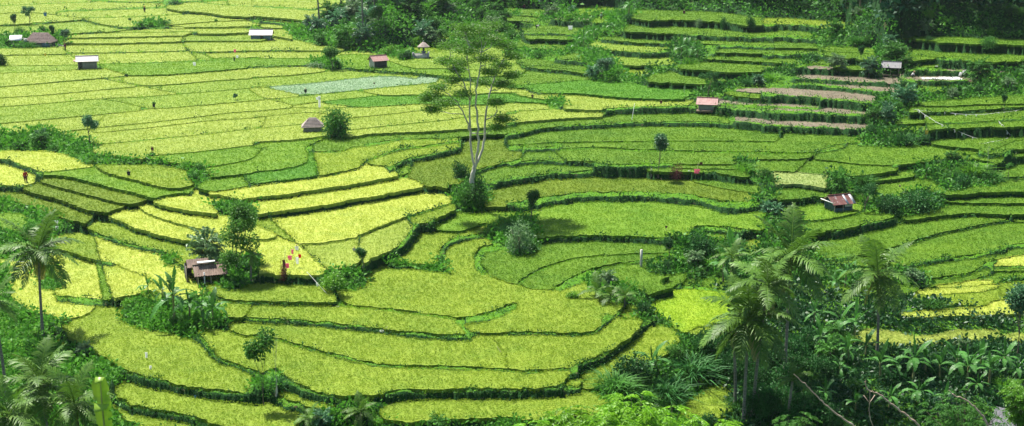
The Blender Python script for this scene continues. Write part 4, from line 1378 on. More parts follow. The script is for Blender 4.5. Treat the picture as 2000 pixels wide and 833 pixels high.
proto('slim_pale', lambda: tree_proto('slender_tree', 101, 5.0, .7, .85, 3, 90, (.17, .10), 'blue', rad=.5, spread=.3, up=.6), 'tree')
proto('slim_dark', lambda: tree_proto('slender_tree', 103, 4.0, .8, .75, 3, 70, (.15, .09), 'dark', rad=.38, spread=.35), 'tree')
proto('ball', lambda: tree_proto('small_round_tree', 105, 3.0, 1.2, .95, 3, 75, (.15, .09), 'blue', rad=.38), 'tree')
proto('bare', lambda: tree_proto('bare_tree', 107, 5.0, 1.6, .7, 4, 0, bark=BARK_W, spread=.35, r0=.07), 'bare tree')
proto('sapling', lambda: tree_proto('sapling', 109, 2.2, 1.2, .5, 2, 22, (.2, .12), 'mid', rad=.25, r0=.04), 'sapling')
print('plant kit', time.time()-T0)
# ---------------------------------------------------------------- planting
def G(u, v, hpx, key, label, group=None, wpx=None, H=None):
    """one plant: foot at picture bearing (u, v), height and width in picture units"""
    p = spot(u, v); s_ = px_m(p)
    dims = {'bush_dark': (2.0, 1.6), 'bush_mid': (2.0, 1.5), 'bush_fresh': (2.2, 1.1), 'feather': (2.2, 2.0), 'grass': (1.9, 1.8), 'tree': (3.0, 4.0), 'forest': (9.2, 12.0), 'bush_pale': (2.0, 1.9), 'bush_red': (2.0, 1.9), 'slim_pale': (1.6, 5.0), 'slim_dark': (1.5, 4.0), 'ball': (1.9, 3.0), 'bare': (1.4, 5.0), 'sapling': (1.0, 2.2), 'hero': (4.6, 5.6), 'sparse': (1.9, 5.0)}
    k = key.rstrip('0123456789'); w_, h_ = dims[k]
    sz = hpx/s_/h_; sx = (wpx/s_/w_) if wpx else sz
    if key[-1] == '?': pass
    return place(key, p, (sx, sx, sz), label, group)
# woods on the slope at the upper right
rsF = np.random.RandomState(5)
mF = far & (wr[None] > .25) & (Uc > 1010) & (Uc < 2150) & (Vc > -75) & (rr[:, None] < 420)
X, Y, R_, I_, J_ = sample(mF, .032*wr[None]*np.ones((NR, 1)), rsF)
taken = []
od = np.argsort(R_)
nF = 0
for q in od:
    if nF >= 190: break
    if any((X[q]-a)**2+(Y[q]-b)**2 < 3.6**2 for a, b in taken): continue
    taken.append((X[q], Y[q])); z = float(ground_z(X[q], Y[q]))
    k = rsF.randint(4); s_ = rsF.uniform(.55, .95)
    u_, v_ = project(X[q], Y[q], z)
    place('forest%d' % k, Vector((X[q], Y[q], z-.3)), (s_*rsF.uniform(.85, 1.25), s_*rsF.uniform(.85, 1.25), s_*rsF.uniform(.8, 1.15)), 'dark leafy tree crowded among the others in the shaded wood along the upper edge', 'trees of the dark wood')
    nF += 1
print('forest', nF)
mH = wildg & (Uc > 560) & (Uc < 1030) & (Vc > -60) & (Vc < 115) & (rr[:, None] < 420)
X, Y, R_, I_, J_ = sample(mH, .06*np.ones((NR, 1)), rsF)
taken = []; nH = 0
for q in range(len(X)):
    if nH >= 105: break
    if any((X[q]-a)**2+(Y[q]-b)**2 < 2.0**2 for a, b in taken): continue
    taken.append((X[q], Y[q])); z = float(ground_z(X[q], Y[q])); r_ = rsF.rand()
    key = 'bush_mid%d' % rsF.randint(3) if r_ < .25 else 'bush_fresh%d' % rsF.randint(3) if r_ < .5 else 'feather%d' % rsF.randint(3) if r_ < .88 else 'tree%d' % rsF.choice([0, 2]) if r_ < .96 else 'bush_dark%d' % rsF.randint(3)
    fam = key[:-1]; s_ = rsF.uniform(1.3, 2.3)*(.62 if fam == 'tree' else 1)
    lb_ = {'bush_mid': 'mid green bush on the steep leafy hillside at the top', 'bush_fresh': 'bright low bush on the steep leafy hillside at the top', 'feather': 'feathery shrub on the steep leafy hillside at the top', 'tree': 'small tree on the steep leafy hillside at the top', 'bush_dark': 'dark bush on the steep leafy hillside at the top'}[fam]
    place(key, Vector((X[q], Y[q], z-.1)), s_, lb_, {'bush_mid': 'mid green bushes of the top hillside', 'bush_fresh': 'bright bushes of the top hillside', 'feather': 'feathery shrubs of the top hillside', 'tree': 'small trees of the top hillside', 'bush_dark': 'dark bushes of the top hillside'}[fam]); nH += 1
print('hillside', nH)
# brush scattered over the uncultivated ground
mB = wv & ~far & ~mH
X, Y, R_, I_, J_ = sample(mB, np.clip(.20*(112/rr)**1.3, .04, .3)[:, None], rsF)
taken = {}
cnts = {}
od = rsF.permutation(len(X))
for q in od:
    sc = rsF.uniform(.6, 1.25)*(R_[q]/112)**.55
    key = (int(X[q]//(1.3*sc)), int(Y[q]//(1.5*sc)), int(sc*3))
    if key in taken: continue
    u_, v_ = project(X[q], Y[q], float(GZ[I_[q], J_[q]]))
    if not (-60 < u_ < 2060 and -20 < v_ < 870): continue
    taken[key] = 1
    right = u_ > 1100
    r_ = rsF.rand()
    fam = ('bush_dark' if r_ < (.42 if right else .15) else 'bush_mid' if r_ < .62 else 'bush_fresh' if r_ < (.70 if right else .86) else 'grass' if r_ < .93 else 'feather')
    if cnts.get(fam, 0) >= (52 if fam[:4] == 'bush' else 90): continue
    cnts[fam] = cnts.get(fam, 0)+1
    lab_ = {'bush_dark': 'dense dark green bush growing among the scrub', 'bush_mid': 'mid green leafy bush growing among the scrub', 'bush_fresh': 'low bright green bush growing among the scrub', 'grass': 'clump of long arching grass growing among the scrub', 'feather': 'feathery leaved shrub growing among the scrub'}[fam]
    place(fam+str(rsF.randint(3)), Vector((X[q], Y[q], float(GZ[I_[q], J_[q]])-.05)), sc*rsF.uniform(.75, 1.1)*.8, lab_, {'bush_dark': 'dark bushes of the scrub', 'bush_mid': 'mid green bushes of the scrub', 'bush_fresh': 'bright low bushes of the scrub', 'grass': 'long grass clumps of the scrub', 'feather': 'feathery shrubs of the scrub'}[fam])
print('scrub', cnts, time.time()-T0)
# --- single trees and shrubs, far left
G(58, 48, 35, 'tree2', 'pale bluish tree in the far left fields, left of the green flag', None, 26)
G(30, 62, 34, 'slim_dark', 'slim dark tree behind the open white roofed shelter at far left')
G(38, 71, 20, 'bush_mid0', 'mid green bush close behind the white roofed shelter at far left')
G(84, 65, 16, 'bush_dark1', 'small dark bush directly behind the brown roofed farmhouse')
G(106, 84, 34, 'slim_dark', 'taller slim tree touching the right gable of the brown roofed farmhouse')
G(125, 86, 28, 'tree2', 'small spreading tree standing right of the farmhouse by the field edge', None, 24)
G(5, 131, 32, 'bush_dark0', 'dark rounded bush cut by the left picture edge below the farmhouse', None, 26)
G(341, 11, 13, 'bush_dark2', 'dark low bush at the top edge of the left fields', None, 34)
G(247, 151, 7, 'bush_dark1', 'tiny dark bush on a bund right of the grey roofed field hut')
G(302, 215, 15, 'sapling', 'small sapling beside the muddy patch in the left fields')
G(460, 200, 17, 'ball', 'lone little round headed tree in the middle of the left fields')
G(176, 286, 62, 'ball', 'round headed young tree with a thin trunk beside the left thicket', None, 31)
G(255, 51, 15, 'sapling', 'thin twiggy sapling on the far bund, left of a second one', None)
G(294, 47, 9, 'sapling', 'very small sapling on the far bund between two taller ones')
G(316, 47, 11, 'sapling', 'small sapling at the right end of the far bund')
G(423, 53, 15, 'sapling', 'dark spiky sapling standing alone right of the far bund')
G(650, 138, 46, 'tree0', 'bushy dark leaved tree on the bund left of the red roofed hut', None, 46)
G(616, 133, 15, 'bush_pale0', 'pale grey green bush left of the bushy tree on the bund', None, 40)
G(796, 118, 24, 'bush_dark0', 'dark round bush left of the shrine wall', None, 24)
G(652, 268, 66, 'bush_mid1', 'dense dark leafy tree overhanging the brown thatched hut in the left centre', None, 66)
G(664, 266, 40, 'bush_dark2', 'dark bush at the right foot of the tree by the thatched hut', None, 34)
G(297, 307, 11, 'bush_dark1', 'tiny dark shrub at the top of the footpath near the left thicket')
# upper right
G(1175, 158, 44, 'tree2', 'bluish leaved tree at the end of the upper terraces, near the middle', None, 44)
G(1160, 156, 26, 'feather0', 'feathery bluish shrub at the foot of the bluish tree on the upper terraces', None, 30)
G(1383, 190, 51, 'tree1', 'dark oval tree standing behind the pink roofed hut', None, 36)
G(1336, 195, 30, 'bare', 'small bare whitish tree left of the oval tree behind the pink roofed hut')
G(1417, 212, 22, 'sapling', 'little sapling just right of the pink roofed hut')
G(1413, 62, 30, 'bush_dark2', 'dark upright shrub on the uppermost terrace bank, left one of two', None, 18)
G(1467, 64, 30, 'bush_dark0', 'dark upright shrub on the uppermost terrace bank, right one of two', None, 24)
G(1366, 55, 18, 'bush_pale0', 'pale flecked shrub on the uppermost terrace bank')
G(1744, 123, 38, 'feather1', 'large feathery green shrub directly above the grey roofed hut on the right', None, 44)
G(1910, 156, 38, 'feather1', 'rounded feathery shrub right of the white drying sheets', None, 44)
G(1635, 137, 30, 'feather2', 'pale feathery shrub left of the grey roofed hut, leftmost of three', None, 34)
G(1681, 129, 34, 'slim_dark', 'dark narrow shrub left of the grey roofed hut, between two feathery ones')
G(1697, 149, 34, 'feather0', 'bluish feathery shrub nearest the grey roofed hut', None, 32)
G(1769, 85, 14, 'bush_dark1', 'small dark bush on the terrace edge under the wood, left of a twin')
G(1814, 90, 17, 'bush_dark0', 'small dark bush on the terrace edge under the wood, right of a twin')
G(1933, 98, 24, 'bush_mid1', 'leafy bush on the bank of the top right terrace', None, 40)
G(1809, 66, 24, 'feather2', 'pale feathery small tree against the dark wood at upper right')
G(1765, 208, 40, 'feather0', 'bluish feathery bush at the right end of the brown stubble terraces', None, 44)
G(1732, 243, 40, 'feather0', 'feathery bush in the gully below the stubble terraces, right one', None, 32)
G(1705, 243, 30, 'feather1', 'feathery bush in the gully below the stubble terraces, left one', None, 26)
# middle
G(1285, 351, 84, 'slim_pale', 'tall slender grey green tree on the long curved bank', None, 30)
G(1271, 351, 46, 'bare', 'thin bare tree leaning beside the slender grey green tree')
G(1322, 356, 36, 'bush_red0', 'dark reddish bush right of the slender tree on the curved bank', None, 28)
G(1037, 442, 72, 'slim_dark', 'narrow dark tree at the left end of the oval paddy', None, 28)
G(1013, 496, 78, 'bush_pale0', 'big pale flecked bush below the narrow dark tree', None, 66)
G(1454, 336, 30, 'grass1', 'tall bright grass clump on the bank right of the pink flag', None, 30)
G(1308, 510, 46, 'slim_dark', 'small dark leaning tree under the oval paddy', None, 24)
G(1368, 500, 52, 'bush_dark0', 'large dark bush at the lower right of the oval paddy', None, 62)
G(1634, 390, 54, 'feather1', 'green bushy tree behind the rusty roofed hut, left of its twin', None, 40)
G(1689, 416, 58, 'tree1', 'dark tree touching the right side of the rusty roofed hut', None, 44)
G(1735, 415, 38, 'bush_dark1', 'broad dark bush right of the rusty roofed hut', None, 60)
G(1790, 412, 46, 'bush_dark2', 'largest dark bush of the mass right of the rusty roofed hut', None, 76)
G(1900, 342, 34, 'grass1', 'spray of tall green grass on the right bank by the bare tree', None, 46)
G(1928, 328, 50, 'bare', 'bare white branched tree on the right between the terraces')
G(1969, 352, 32, 'sapling', 'thin sapling with a flat tuft on the right terrace')
G(1960, 215, 30, 'slim_dark', 'thin dark shrub beside the string of white flags at far right')
G(1500, 420, 26, 'feather0', 'feathery shrub left of the low terrace bank right of centre')
# left and centre
G(462, 536, 146, 'hero', 'broad leafy tree rising behind the brown roofed hut in the left foreground', None, 124)
G(402, 520, 66, 'feather2', 'thin pale twiggy shrub leaning over the roof of the brown hut', None, 66)
G(710, 526, 42, 'slim_dark', 'small dark tree on the thick grassy bank in the centre', None, 24)
G(655, 560, 30, 'bush_fresh0', 'rounded grassy green mound where the bunds meet in the centre', None, 72)
G(554, 545, 44, 'bush_red0', 'dark reddish shrub behind the pink flags', None, 16)
G(517, 800, 160, 'sparse', 'young dark leaved tree with a thin pale stem on the lower bank', None, 58)
G(540, 778, 142, 'bare', 'bare thin tree beside the young leafy tree on the lower bank', None, 40)
G(100, 548, 26, 'bush_fresh1', 'bright bush between the yellow fields behind the left palm', None, 40)
G(60, 470, 40, 'bush_mid2', 'leafy bush left of the tall left palm crown', None, 50)
G(1987, 700, 150, 'slim_pale', 'slender pale stemmed tree near the right picture edge', None, 50)
G(1240, 745, 60, 'bush_dark1', 'broad dark bush below the single young banana plant', None, 90)
G(1300, 775, 46, 'grass2', 'large clump of dark arching grass on the lower slope', None, 70)
G(1200, 760, 46, 'grass0', 'long arching grass left of the dark clump on the lower slope', None, 70)
G(1350, 730, 44, 'grass2', 'dark arching grass on the slope right of the single banana plant', None, 90)
G(1120, 588, 20, 'bush_fresh2', 'low bright shrub left of the drooping young palms')
G(1320, 700, 30, 'bush_mid0', 'leafy shrub on the green slope below the vivid oval paddy', None, 50)
# --- coconut palms
def P_(bu, bv, cu, cv, Rpx, label, seed=0, **kw):
    b = spot(bu, bv); c = bear(cu, cv, b.y); s_ = px_m(b)
    return palm(b, c, Rpx/s_*1.03, label, seed=seed, **kw)
P_(84, 658, 75, 492, 92, 'tall coconut palm standing alone at the left, leaning slightly', 1, nfr=19)
P_(1452, 828, 1462, 628, 108, 'nearest and broadest coconut palm of the cluster right of centre', 2, nfr=19)
P_(1532, 742, 1545, 505, 104, 'tallest coconut palm at the back of the cluster right of centre', 3, nfr=19)
P_(1470, 812, 1500, 560, 88, 'coconut palm with a leaning pale trunk in the middle of the cluster', 4, nfr=16)
P_(1436, 800, 1432, 650, 60, 'shorter coconut palm with a thin pale trunk at the left of the cluster', 5, nfr=14)
P_(1713, 700, 1714, 537, 94, 'coconut palm standing alone right of the cluster on a straight trunk', 6, nfr=18)
P_(1435, 570, 1430, 505, 46, 'small palm with upright fronds behind the cluster', 7, nfr=13, up=True, coco=False)
def Pn(cu, cv, y, Rpx, h, label, seed, **kw):
    c = bear(cu, cv, y); b = Vector((c.x+.3, c.y+.2, float(ground_z(c.x+.3, c.y+.2))))
    return palm(b, c, Rpx/px_m(c)*1.03, label, seed=seed, **kw)
Pn(78, 748, 84, 100, 5, 'big bushy coconut palm filling the lower left corner', 8, nfr=20)
Pn(146, 790, 82, 86, 5, 'coconut palm right of the bushy one in the lower left corner', 9, nfr=18)
Pn(18, 815, 80, 90, 5, 'coconut palm half out of the picture at the bottom left', 10, nfr=18)
Pn(-14, 592, 95, 60, 5, 'coconut palm whose fronds reach in at the left picture edge', 11, nfr=15)
P_(705, 826, 705, 806, 42, 'young palm with upright fronds at the bottom centre', 12, nfr=11, up=True, coco=False, trunk_r=.09)
P_(600, 842, 602, 818, 36, 'small young palm at the bottom edge left of centre', 13, nfr=10, up=True, coco=False, trunk_r=.08)
P_(1163, 588, 1166, 570, 38, 'young palm with drooping fronds by the stream, left of three', 14, nfr=9, up=True, coco=False, trunk_r=.08, group='young palms by the stream')
P_(1188, 597, 1192, 580, 34, 'young palm with drooping fronds by the stream, middle of three', 15, nfr=9, up=True, coco=False, trunk_r=.08, group='young palms by the stream')
P_(1219, 600, 1221, 580, 36, 'young palm with drooping fronds by the stream, right of three', 16, nfr=9, up=True, coco=False, trunk_r=.08, group='young palms by the stream')
P_(490, 552, 492, 500, 30, 'small light palm right of the big leafy tree in the left foreground', 17, nfr=12, coco=False, trunk_r=.1)
P_(1538, 833, 1548, 745, 40, 'low palm in the dark thicket under the cluster', 18, nfr=10, up=True, coco=False)
for bu, bv, cu, cv, sd, lb in ((624, 48, 612, -70, 21, 'thin palm trunk rising out at the top, leftmost and leaning left'), (667, 28, 658, -80, 22, 'thin palm trunk at the top, second from the left above the hillside'), (709, 64, 704, -75, 23, 'long straight palm trunk standing in front of the bushy hillside'), (732, 42, 728, -75, 24, 'palm trunk at the top, rightmost above the bushy hillside')):
    P_(bu, bv, cu, cv, 36, lb, sd, nfr=14, coco=False, trunk_r=.19, group='tall palms on the far hillside')
# --- bananas
for u, v, h, k, lb in ((342, 640, 96, 3, 'tallest banana plant of the clump in the left foreground'), (372, 632, 70, 1, 'banana plant in the middle of the left foreground clump'), (398, 640, 74, 0, 'second banana plant from the right in the left foreground clump'), (416, 634, 66, 2, 'rightmost banana plant of the left foreground clump'), (290, 580, 44, 2, 'small banana plant left of the brown roofed hut'), (318, 600, 52, 0, 'banana plant in front of the brown roofed hut'),
        (1272, 738, 72, 2, 'single young banana plant on the lower right slope'), (1281, 730, 44, 0, 'short banana shoot beside the single young banana plant'),
        (1228, 36, 44, 1, 'big pale leaved banana plant at the foot of the wood'), (1198, 68, 34, 2, 'banana plant below the big pale one near the wood'), (1160, 78, 28, 0, 'banana plant at the top of the diagonal row on the upper terraces'), (1140, 92, 28, 3, 'banana plant in the middle of the diagonal row on the upper terraces'), (1124, 104, 26, 1, 'lowest banana plant of the diagonal row on the upper terraces'),
        (1330, 120, 42, 3, 'leftmost banana plant of the dark clump on the upper terraces'), (1345, 122, 48, 1, 'tallest banana plant of the dark clump on the upper terraces'), (1362, 122, 36, 0, 'rightmost banana plant of the dark clump on the upper terraces'),
        (1428, 548, 86, 0, 'banana plant with large upright leaves left of the palm cluster'), (1412, 556, 60, 3, 'lower banana plant beside the large upright one'),
        (1809, 352, 34, 1, 'banana plant on the dark bank below the right terraces'), (1650, 565, 60, 0, 'banana plant between the palm cluster and the lone right palm'), (1632, 572, 46, 2, 'small banana plant just right of the palm cluster')):
    banana(u, v, h, lb, k=k)
low = [(1600, 690, 70), (1640, 660, 78), (1668, 672, 80), (1655, 720, 66), (1690, 700, 60), (1640, 745, 56), (1720, 752, 84), (1752, 742, 72), (1782, 756, 96), (1808, 738, 80), (1836, 752, 74), (1790, 800, 76), (1735, 806, 64), (1868, 742, 86), (1888, 756, 98), (1912, 744, 72), (1932, 760, 84), (1958, 742, 76), (1982, 752, 66), (1845, 800, 50), (1905, 775, 54), (1700, 780, 52), (1610, 800, 60), (1670, 812, 58), (1590, 640, 50), (1990, 800, 50)]
for i, (u, v, h) in enumerate(low):
    banana(u, v, h*.92, 'banana plant in the dense grove filling the lower right corner', 'banana grove at lower right')
# bushes packing the dark thicket under the palms
for i in range(34):
    u = 1370+rsF.rand()*250; v = 690+rsF.rand()*150
    if u < 1440 and v > 735: continue
    G(u, v, 40+30*rsF.rand(), 'bush_dark%d' % rsF.randint(3), 'dark bush in the shaded thicket beneath the palm cluster', 'bushes of the palm thicket', 50+30*rsF.rand())
print('planted', time.time()-T0)
# --- the tall airy tree in the centre
def big_tree():
    base = spot(921, 405); s_ = px_m(base); m_ = lambda px: px/s_
    rs = np.random.RandomState(77)
    o = thing('rain_tree', base, 'very tall airy tree with white forked trunks and thin flat crown in the centre', 'tree')
    buf = Buf(); tips = []
    def pt(u, v, dy=0): return np.array([(u-921)/s_, dy, (405-v)/s_*1.03])
    def limb(ps, r0, r1, sub=True):
        ps = np.array(ps); n = len(ps)
        t = np.linspace(0, n-1, n*4); q_ = smooth_pts(ps, False) if False else np.stack([np.interp(t, np.arange(n), ps[:, k]) for k in range(3)], 1)
        q_ = np.array([(q_[max(i-1, 0)]+2*q_[i]+q_[min(i+1, len(q_)-1)])/4 for i in range(len(q_))])
        q_[1:-1] += rs.normal(size=(len(q_)-2, 3))*.05
        add_tube(buf, q_, np.linspace(r0, r1, len(q_)), 7, .5, cap=False); return q_
    trunk = limb([pt(921, 412), pt(921, 375), pt(924, 345), pt(928, 325)], .34, .22)
    A = limb([pt(928, 330), pt(921, 300), pt(919, 250, .3), pt(918, 200, .5), pt(905, 165, .8)], .15, .07)
    B_ = limb([pt(928, 330), pt(936, 290, -.3), pt(934, 240, -.4), pt(930, 190, -.6), pt(938, 150, -.6), pt(942, 110, -.3)], .16, .05)
    C_ = limb([pt(929, 325), pt(946, 290, .6), pt(950, 230, .8), pt(958, 185, 1), pt(972, 150, 1.2), pt(985, 125, 1.5)], .15, .05)
    D_ = limb([pt(919, 262, .3), pt(908, 225, -.2), pt(898, 205, -1), pt(880, 185, -1.6)], .10, .05)
    E_ = limb([pt(905, 168, .8), pt(890, 145, 1.5), pt(878, 128, 2)], .09, .05)
    F_ = limb([pt(919, 205, .5), pt(922, 160, -1), pt(915, 120, -1.8)], .09, .04)
    H_ = limb([pt(950, 240, .8), pt(965, 228, -.4), pt(985, 235, -1)], .08, .03)
    # crown sprays: target pads
    pads = [(935, 70, 0, 52), (905, 82, 1, 46), (965, 85, -1, 48), (990, 102, 1, 42), (880, 105, 1.5, 38), (930, 100, 2, 48), (1005, 120, 0, 28), (950, 120, -2, 42), (900, 128, -1, 40), (985, 140, 2, 34), (870, 135, 2, 28), (915, 105, -3, 42), (960, 66, 2, 38), (912, 66, -2, 36),
            (865, 175, -1.5, 34), (888, 165, 0, 34), (845, 188, -2, 24), (905, 185, -2, 30), (870, 200, -3, 24), (895, 150, 2.5, 28), (835, 196, -1, 16),
            (980, 175, 1, 26), (1000, 160, 1.5, 20), (968, 205, 0, 22), (985, 235, -1, 26), (960, 150, 0, 30), (972, 250, -1, 18), (945, 175, 3, 22), (850, 215, -1.5, 15)]
    allp = np.concatenate([A[8:], B_[10:], C_[10:], D_[4:], E_, F_[4:], H_[4:]])
    lb = Buf()
    for (u, v, dy, rp) in pads:
        c = pt(u, v, dy); rp = m_(rp)*.62
        d = np.linalg.norm((allp-c)*[1, .7, 1.0]+np.array([0, 0, 1.2])*0, axis=1)+np.maximum(allp[:, 2]-c[2]+.6, 0)*4
        p0 = allp[d.argmin()]
        mid = (p0+c)/2+np.array([0, 0, -.25])+rs.normal(size=3)*.15
        q_ = np.array([p0, (p0+mid)/2, mid, (mid+c)/2+[0, 0, .05], c]); add_tube(buf, q_, np.linspace(.055, .02, 5), 4, .5, cap=False)
        for k in range(7):
            a = rs.uniform(0, 6.28); e = c+np.array([math.cos(a)*rp*rs.uniform(.5, 1.1), math.sin(a)*rp*rs.uniform(.5, 1.1), rs.uniform(-.1, .5)])
            add_tube(buf, [mid*.3+c*.7, (c+e)/2+[0, 0, .12], e], [.022, .016, .01], 3, .5, cap=False)
            # small flat plates of pinnate leaves along the twig
            n = 165; t = rs.rand(n, 1)**.8; P = c*(1-t)+e*t+rs.normal(size=(n, 3))*[.46, .46, .20]
            D = rs.normal(size=(n, 3))*[1, 1, .18]
            add_leaves(lb, P, D, .23*(.6+.8*rs.rand(n)), .085, np.clip(.3*rs.rand()+.15+.5*rs.rand(n), 0, 1), 0, .15, rs)
    child('trunk', buf.mesh('trunk', BARK_W, True), o)
    child('crown', lb.mesh('crown', foliage('leaves_rain_tree', (.03, .14, .012), (.15, .34, .025), .4, .5, .3, .5)), o)
    G(918, 412, 64, 'bush_mid1', 'large green bush wrapped round the foot of the tall white tree', None, 66)
    G(932, 402, 74, 'bush_dark1', 'dark ivy covered bush climbing the tall white trunk', None, 40)
    G(900, 352, 44, 'bush_dark0', 'dark bushy growth hanging left of the tall white trunk', None, 42)
    return o
RT = big_tree()
print('big tree', time.time()-T0)
# ---------------------------------------------------------------- buildings and small things
def abox(buf, c, s, tone=.5, rz=0.0, rx=0.0):
    c = np.array(c, float); h = np.array(s, float)/2
    V_ = np.array([[x, y, z] for z in (-1, 1) for y in (-1, 1) for x in (-1, 1)])*h
    if rx: V_ = V_@np.array([[1, 0, 0], [0, math.cos(rx), math.sin(rx)], [0, -math.sin(rx), math.cos(rx)]])
    if rz: V_ = V_@np.array([[math.cos(rz), math.sin(rz), 0], [-math.sin(rz), math.cos(rz), 0], [0, 0, 1]])
    buf.add(V_+c, [0, 2, 3, 1, 4, 5, 7, 6, 0, 1, 5, 4, 1, 3, 7, 5, 3, 2, 6, 7, 2, 0, 4, 6], [4]*6, tone)
def roof_mat(name, c1, c2, patch=None, rough=.6, metal=0.0):
    m, nt, out = newmat(name)
    p = nt.nodes.new('ShaderNodeBsdfPrincipled'); p.inputs['Roughness'].default_value = rough; p.inputs['Metallic'].default_value = metal
    tc = nt.nodes.new('ShaderNodeTexCoord'); mp_ = nt.nodes.new('ShaderNodeMapping'); mp_.inputs['Scale'].default_value = (3.2, .7, .7); nt.links.new(tc.outputs['Object'], mp_.inputs[0])
    f = noise(nt, 1.3, 5, .7, mp_.outputs[0])
    c = mixc(nt, ramp(nt, f, .38, .62), c1, c2)
    if patch: c = mixc(nt, ramp(nt, noise(nt, 2.2, 4, .7, tc.outputs['Object']), .56, .62), c, patch)
    a = node(nt, 'ShaderNodeAttribute', attribute_name='tone')
    c = mixc(nt, a.outputs['Fac'], mixc(nt, .35, c, (c2[0]*.5, c2[1]*.5, c2[2]*.5)), c)
    nt.links.new(c, p.inputs['Base Color']); nt.links.new(p.outputs[0], out.inputs[0]); return m
R_RUST = roof_mat('roof_rusty_tin', (.11, .028, .022), (.17, .055, .04), (.28, .22, .20), .6)
R_PINK = roof_mat('roof_faded_red_tin', (.28, .11, .095), (.36, .20, .17), (.27, .075, .055), .6)
R_GREY = roof_mat('roof_grey_sheet', (.15, .145, .155), (.20, .195, .205), (.12, .11, .11), .6)
R_DARK = roof_mat('roof_dark_sheet', (.085, .085, .095), (.11, .11, .12), (.07, .07, .075), .8)
R_PALE = roof_mat('roof_pale_tin', (.36, .33, .33), (.44, .40, .40), (.38, .22, .20), .5)
R_BROWN = roof_mat('roof_old_tiles', (.17, .11, .09), (.25, .18, .16), (.10, .07, .06), .85)
R_TILE = roof_mat('roof_mottled_tiles', (.13, .082, .06), (.25, .175, .13), (.07, .045, .032), .85)
R_THATCH = roof_mat('roof_thatch', (.24, .19, .17), (.34, .28, .24), (.16, .12, .10), .95)
M_WHITE = plain('white_paint', (.80, .80, .78), (.62, .62, .60), .5, 3)
M_ZINC = plain('zinc_sheet', (.42, .44, .47), (.32, .33, .36), .5, 3)
M_PLANK = plain('grey_planks', (.27, .27, .24), (.15, .155, .14), .85, 3, stretch=(6, 6, .6))
M_PLANKD = plain('dark_planks', (.085, .085, .075), (.04, .04, .038), .9, 3, stretch=(6, 6, .6))
M_TEAL = plain('green_painted_boards', (.05, .12, .10), (.03, .07, .06), .7, 3, stretch=(6, 6, .6))
M_BLUE = plain('weathered_blue_boards', (.14, .22, .28), (.08, .13, .17), .8, 3, stretch=(6, 6, .6))
M_PLASTER = plain('stained_plaster', (.50, .48, .42), (.34, .33, .29), .9, 2)
M_STONE = plain('grey_stone', (.30, .30, .31), (.18, .18, .18), .9, 4)
M_EARTH = plain('trodden_earth', (.22, .17, .11), (.14, .10, .06), .95, 3)
def cloth_mat(name, c1, c2):
    m, nt, out = newmat(name); c = mixc(nt, ramp(nt, noise(nt, 3, 3), .35, .65), c1, c2); leaf_shader(nt, out, c, .5, .8, .1); return m
M_CLOTHW = cloth_mat('white_cloth', (.88, .88, .86), (.76, .78, .78))
M_CLOTHP = cloth_mat('pink_cloth', (.80, .16, .30), (.84, .36, .42))
M_CLOTHR = cloth_mat('red_cloth', (.70, .05, .05), (.55, .04, .03))
M_CLOTHD = plain('dark_cloth', (.03, .03, .04), (.02, .02, .025), .9, 3, bump=.1)
M_CLOTHB = plain('blue_cloth', (.05, .13, .28), (.08, .20, .38), .8, 3, bump=.1)
M_CLOTHM = plain('maroon_cloth', (.16, .03, .04), (.09, .02, .03), .85, 3, bump=.1)
M_YEL = plain('yellow_cloth', (.80, .58, .08), (.70, .45, .05), .8, 3, bump=.1)
M_SKIN = plain('skin', (.26, .14, .08), (.22, .11, .06), .6, 5, bump=0)
M_STRAW = plain('straw_hat', (.55, .44, .22), (.40, .30, .14), .9, 9)
M_BAMB = plain('bamboo_pole', (.42, .38, .24), (.28, .24, .14), .7, 6, stretch=(1, 1, .3))
M_TARP = plain('drying_tarp', (.66, .72, .80), (.80, .80, .72), .6, 1.5, bump=.4)
def wall(root, name, x0, x1, y, h, mat, z0=-.25, axis='x', plank=.18, top=None, rs=_rs):
    """planked wall along x (or y) between x0 and x1; top(x) gives the height"""
    b = Buf(); n = max(1, int(round((x1-x0)/plank))); w = (x1-x0)/n
    for i in range(n):
        xc = x0+(i+.5)*w; hh = top(xc) if top else h; hh *= rs.uniform(.985, 1.0)
        off = rs.uniform(-.008, .008)
        c = (xc, y+off, (hh+z0)/2) if axis == 'x' else (y+off, xc, (hh+z0)/2)
        s_ = (w*.97, .03, hh-z0) if axis == 'x' else (.03, w*.97, hh-z0)
        abox(b, c, s_, rs.rand())
    return child(name, b.mesh(name, mat), root)
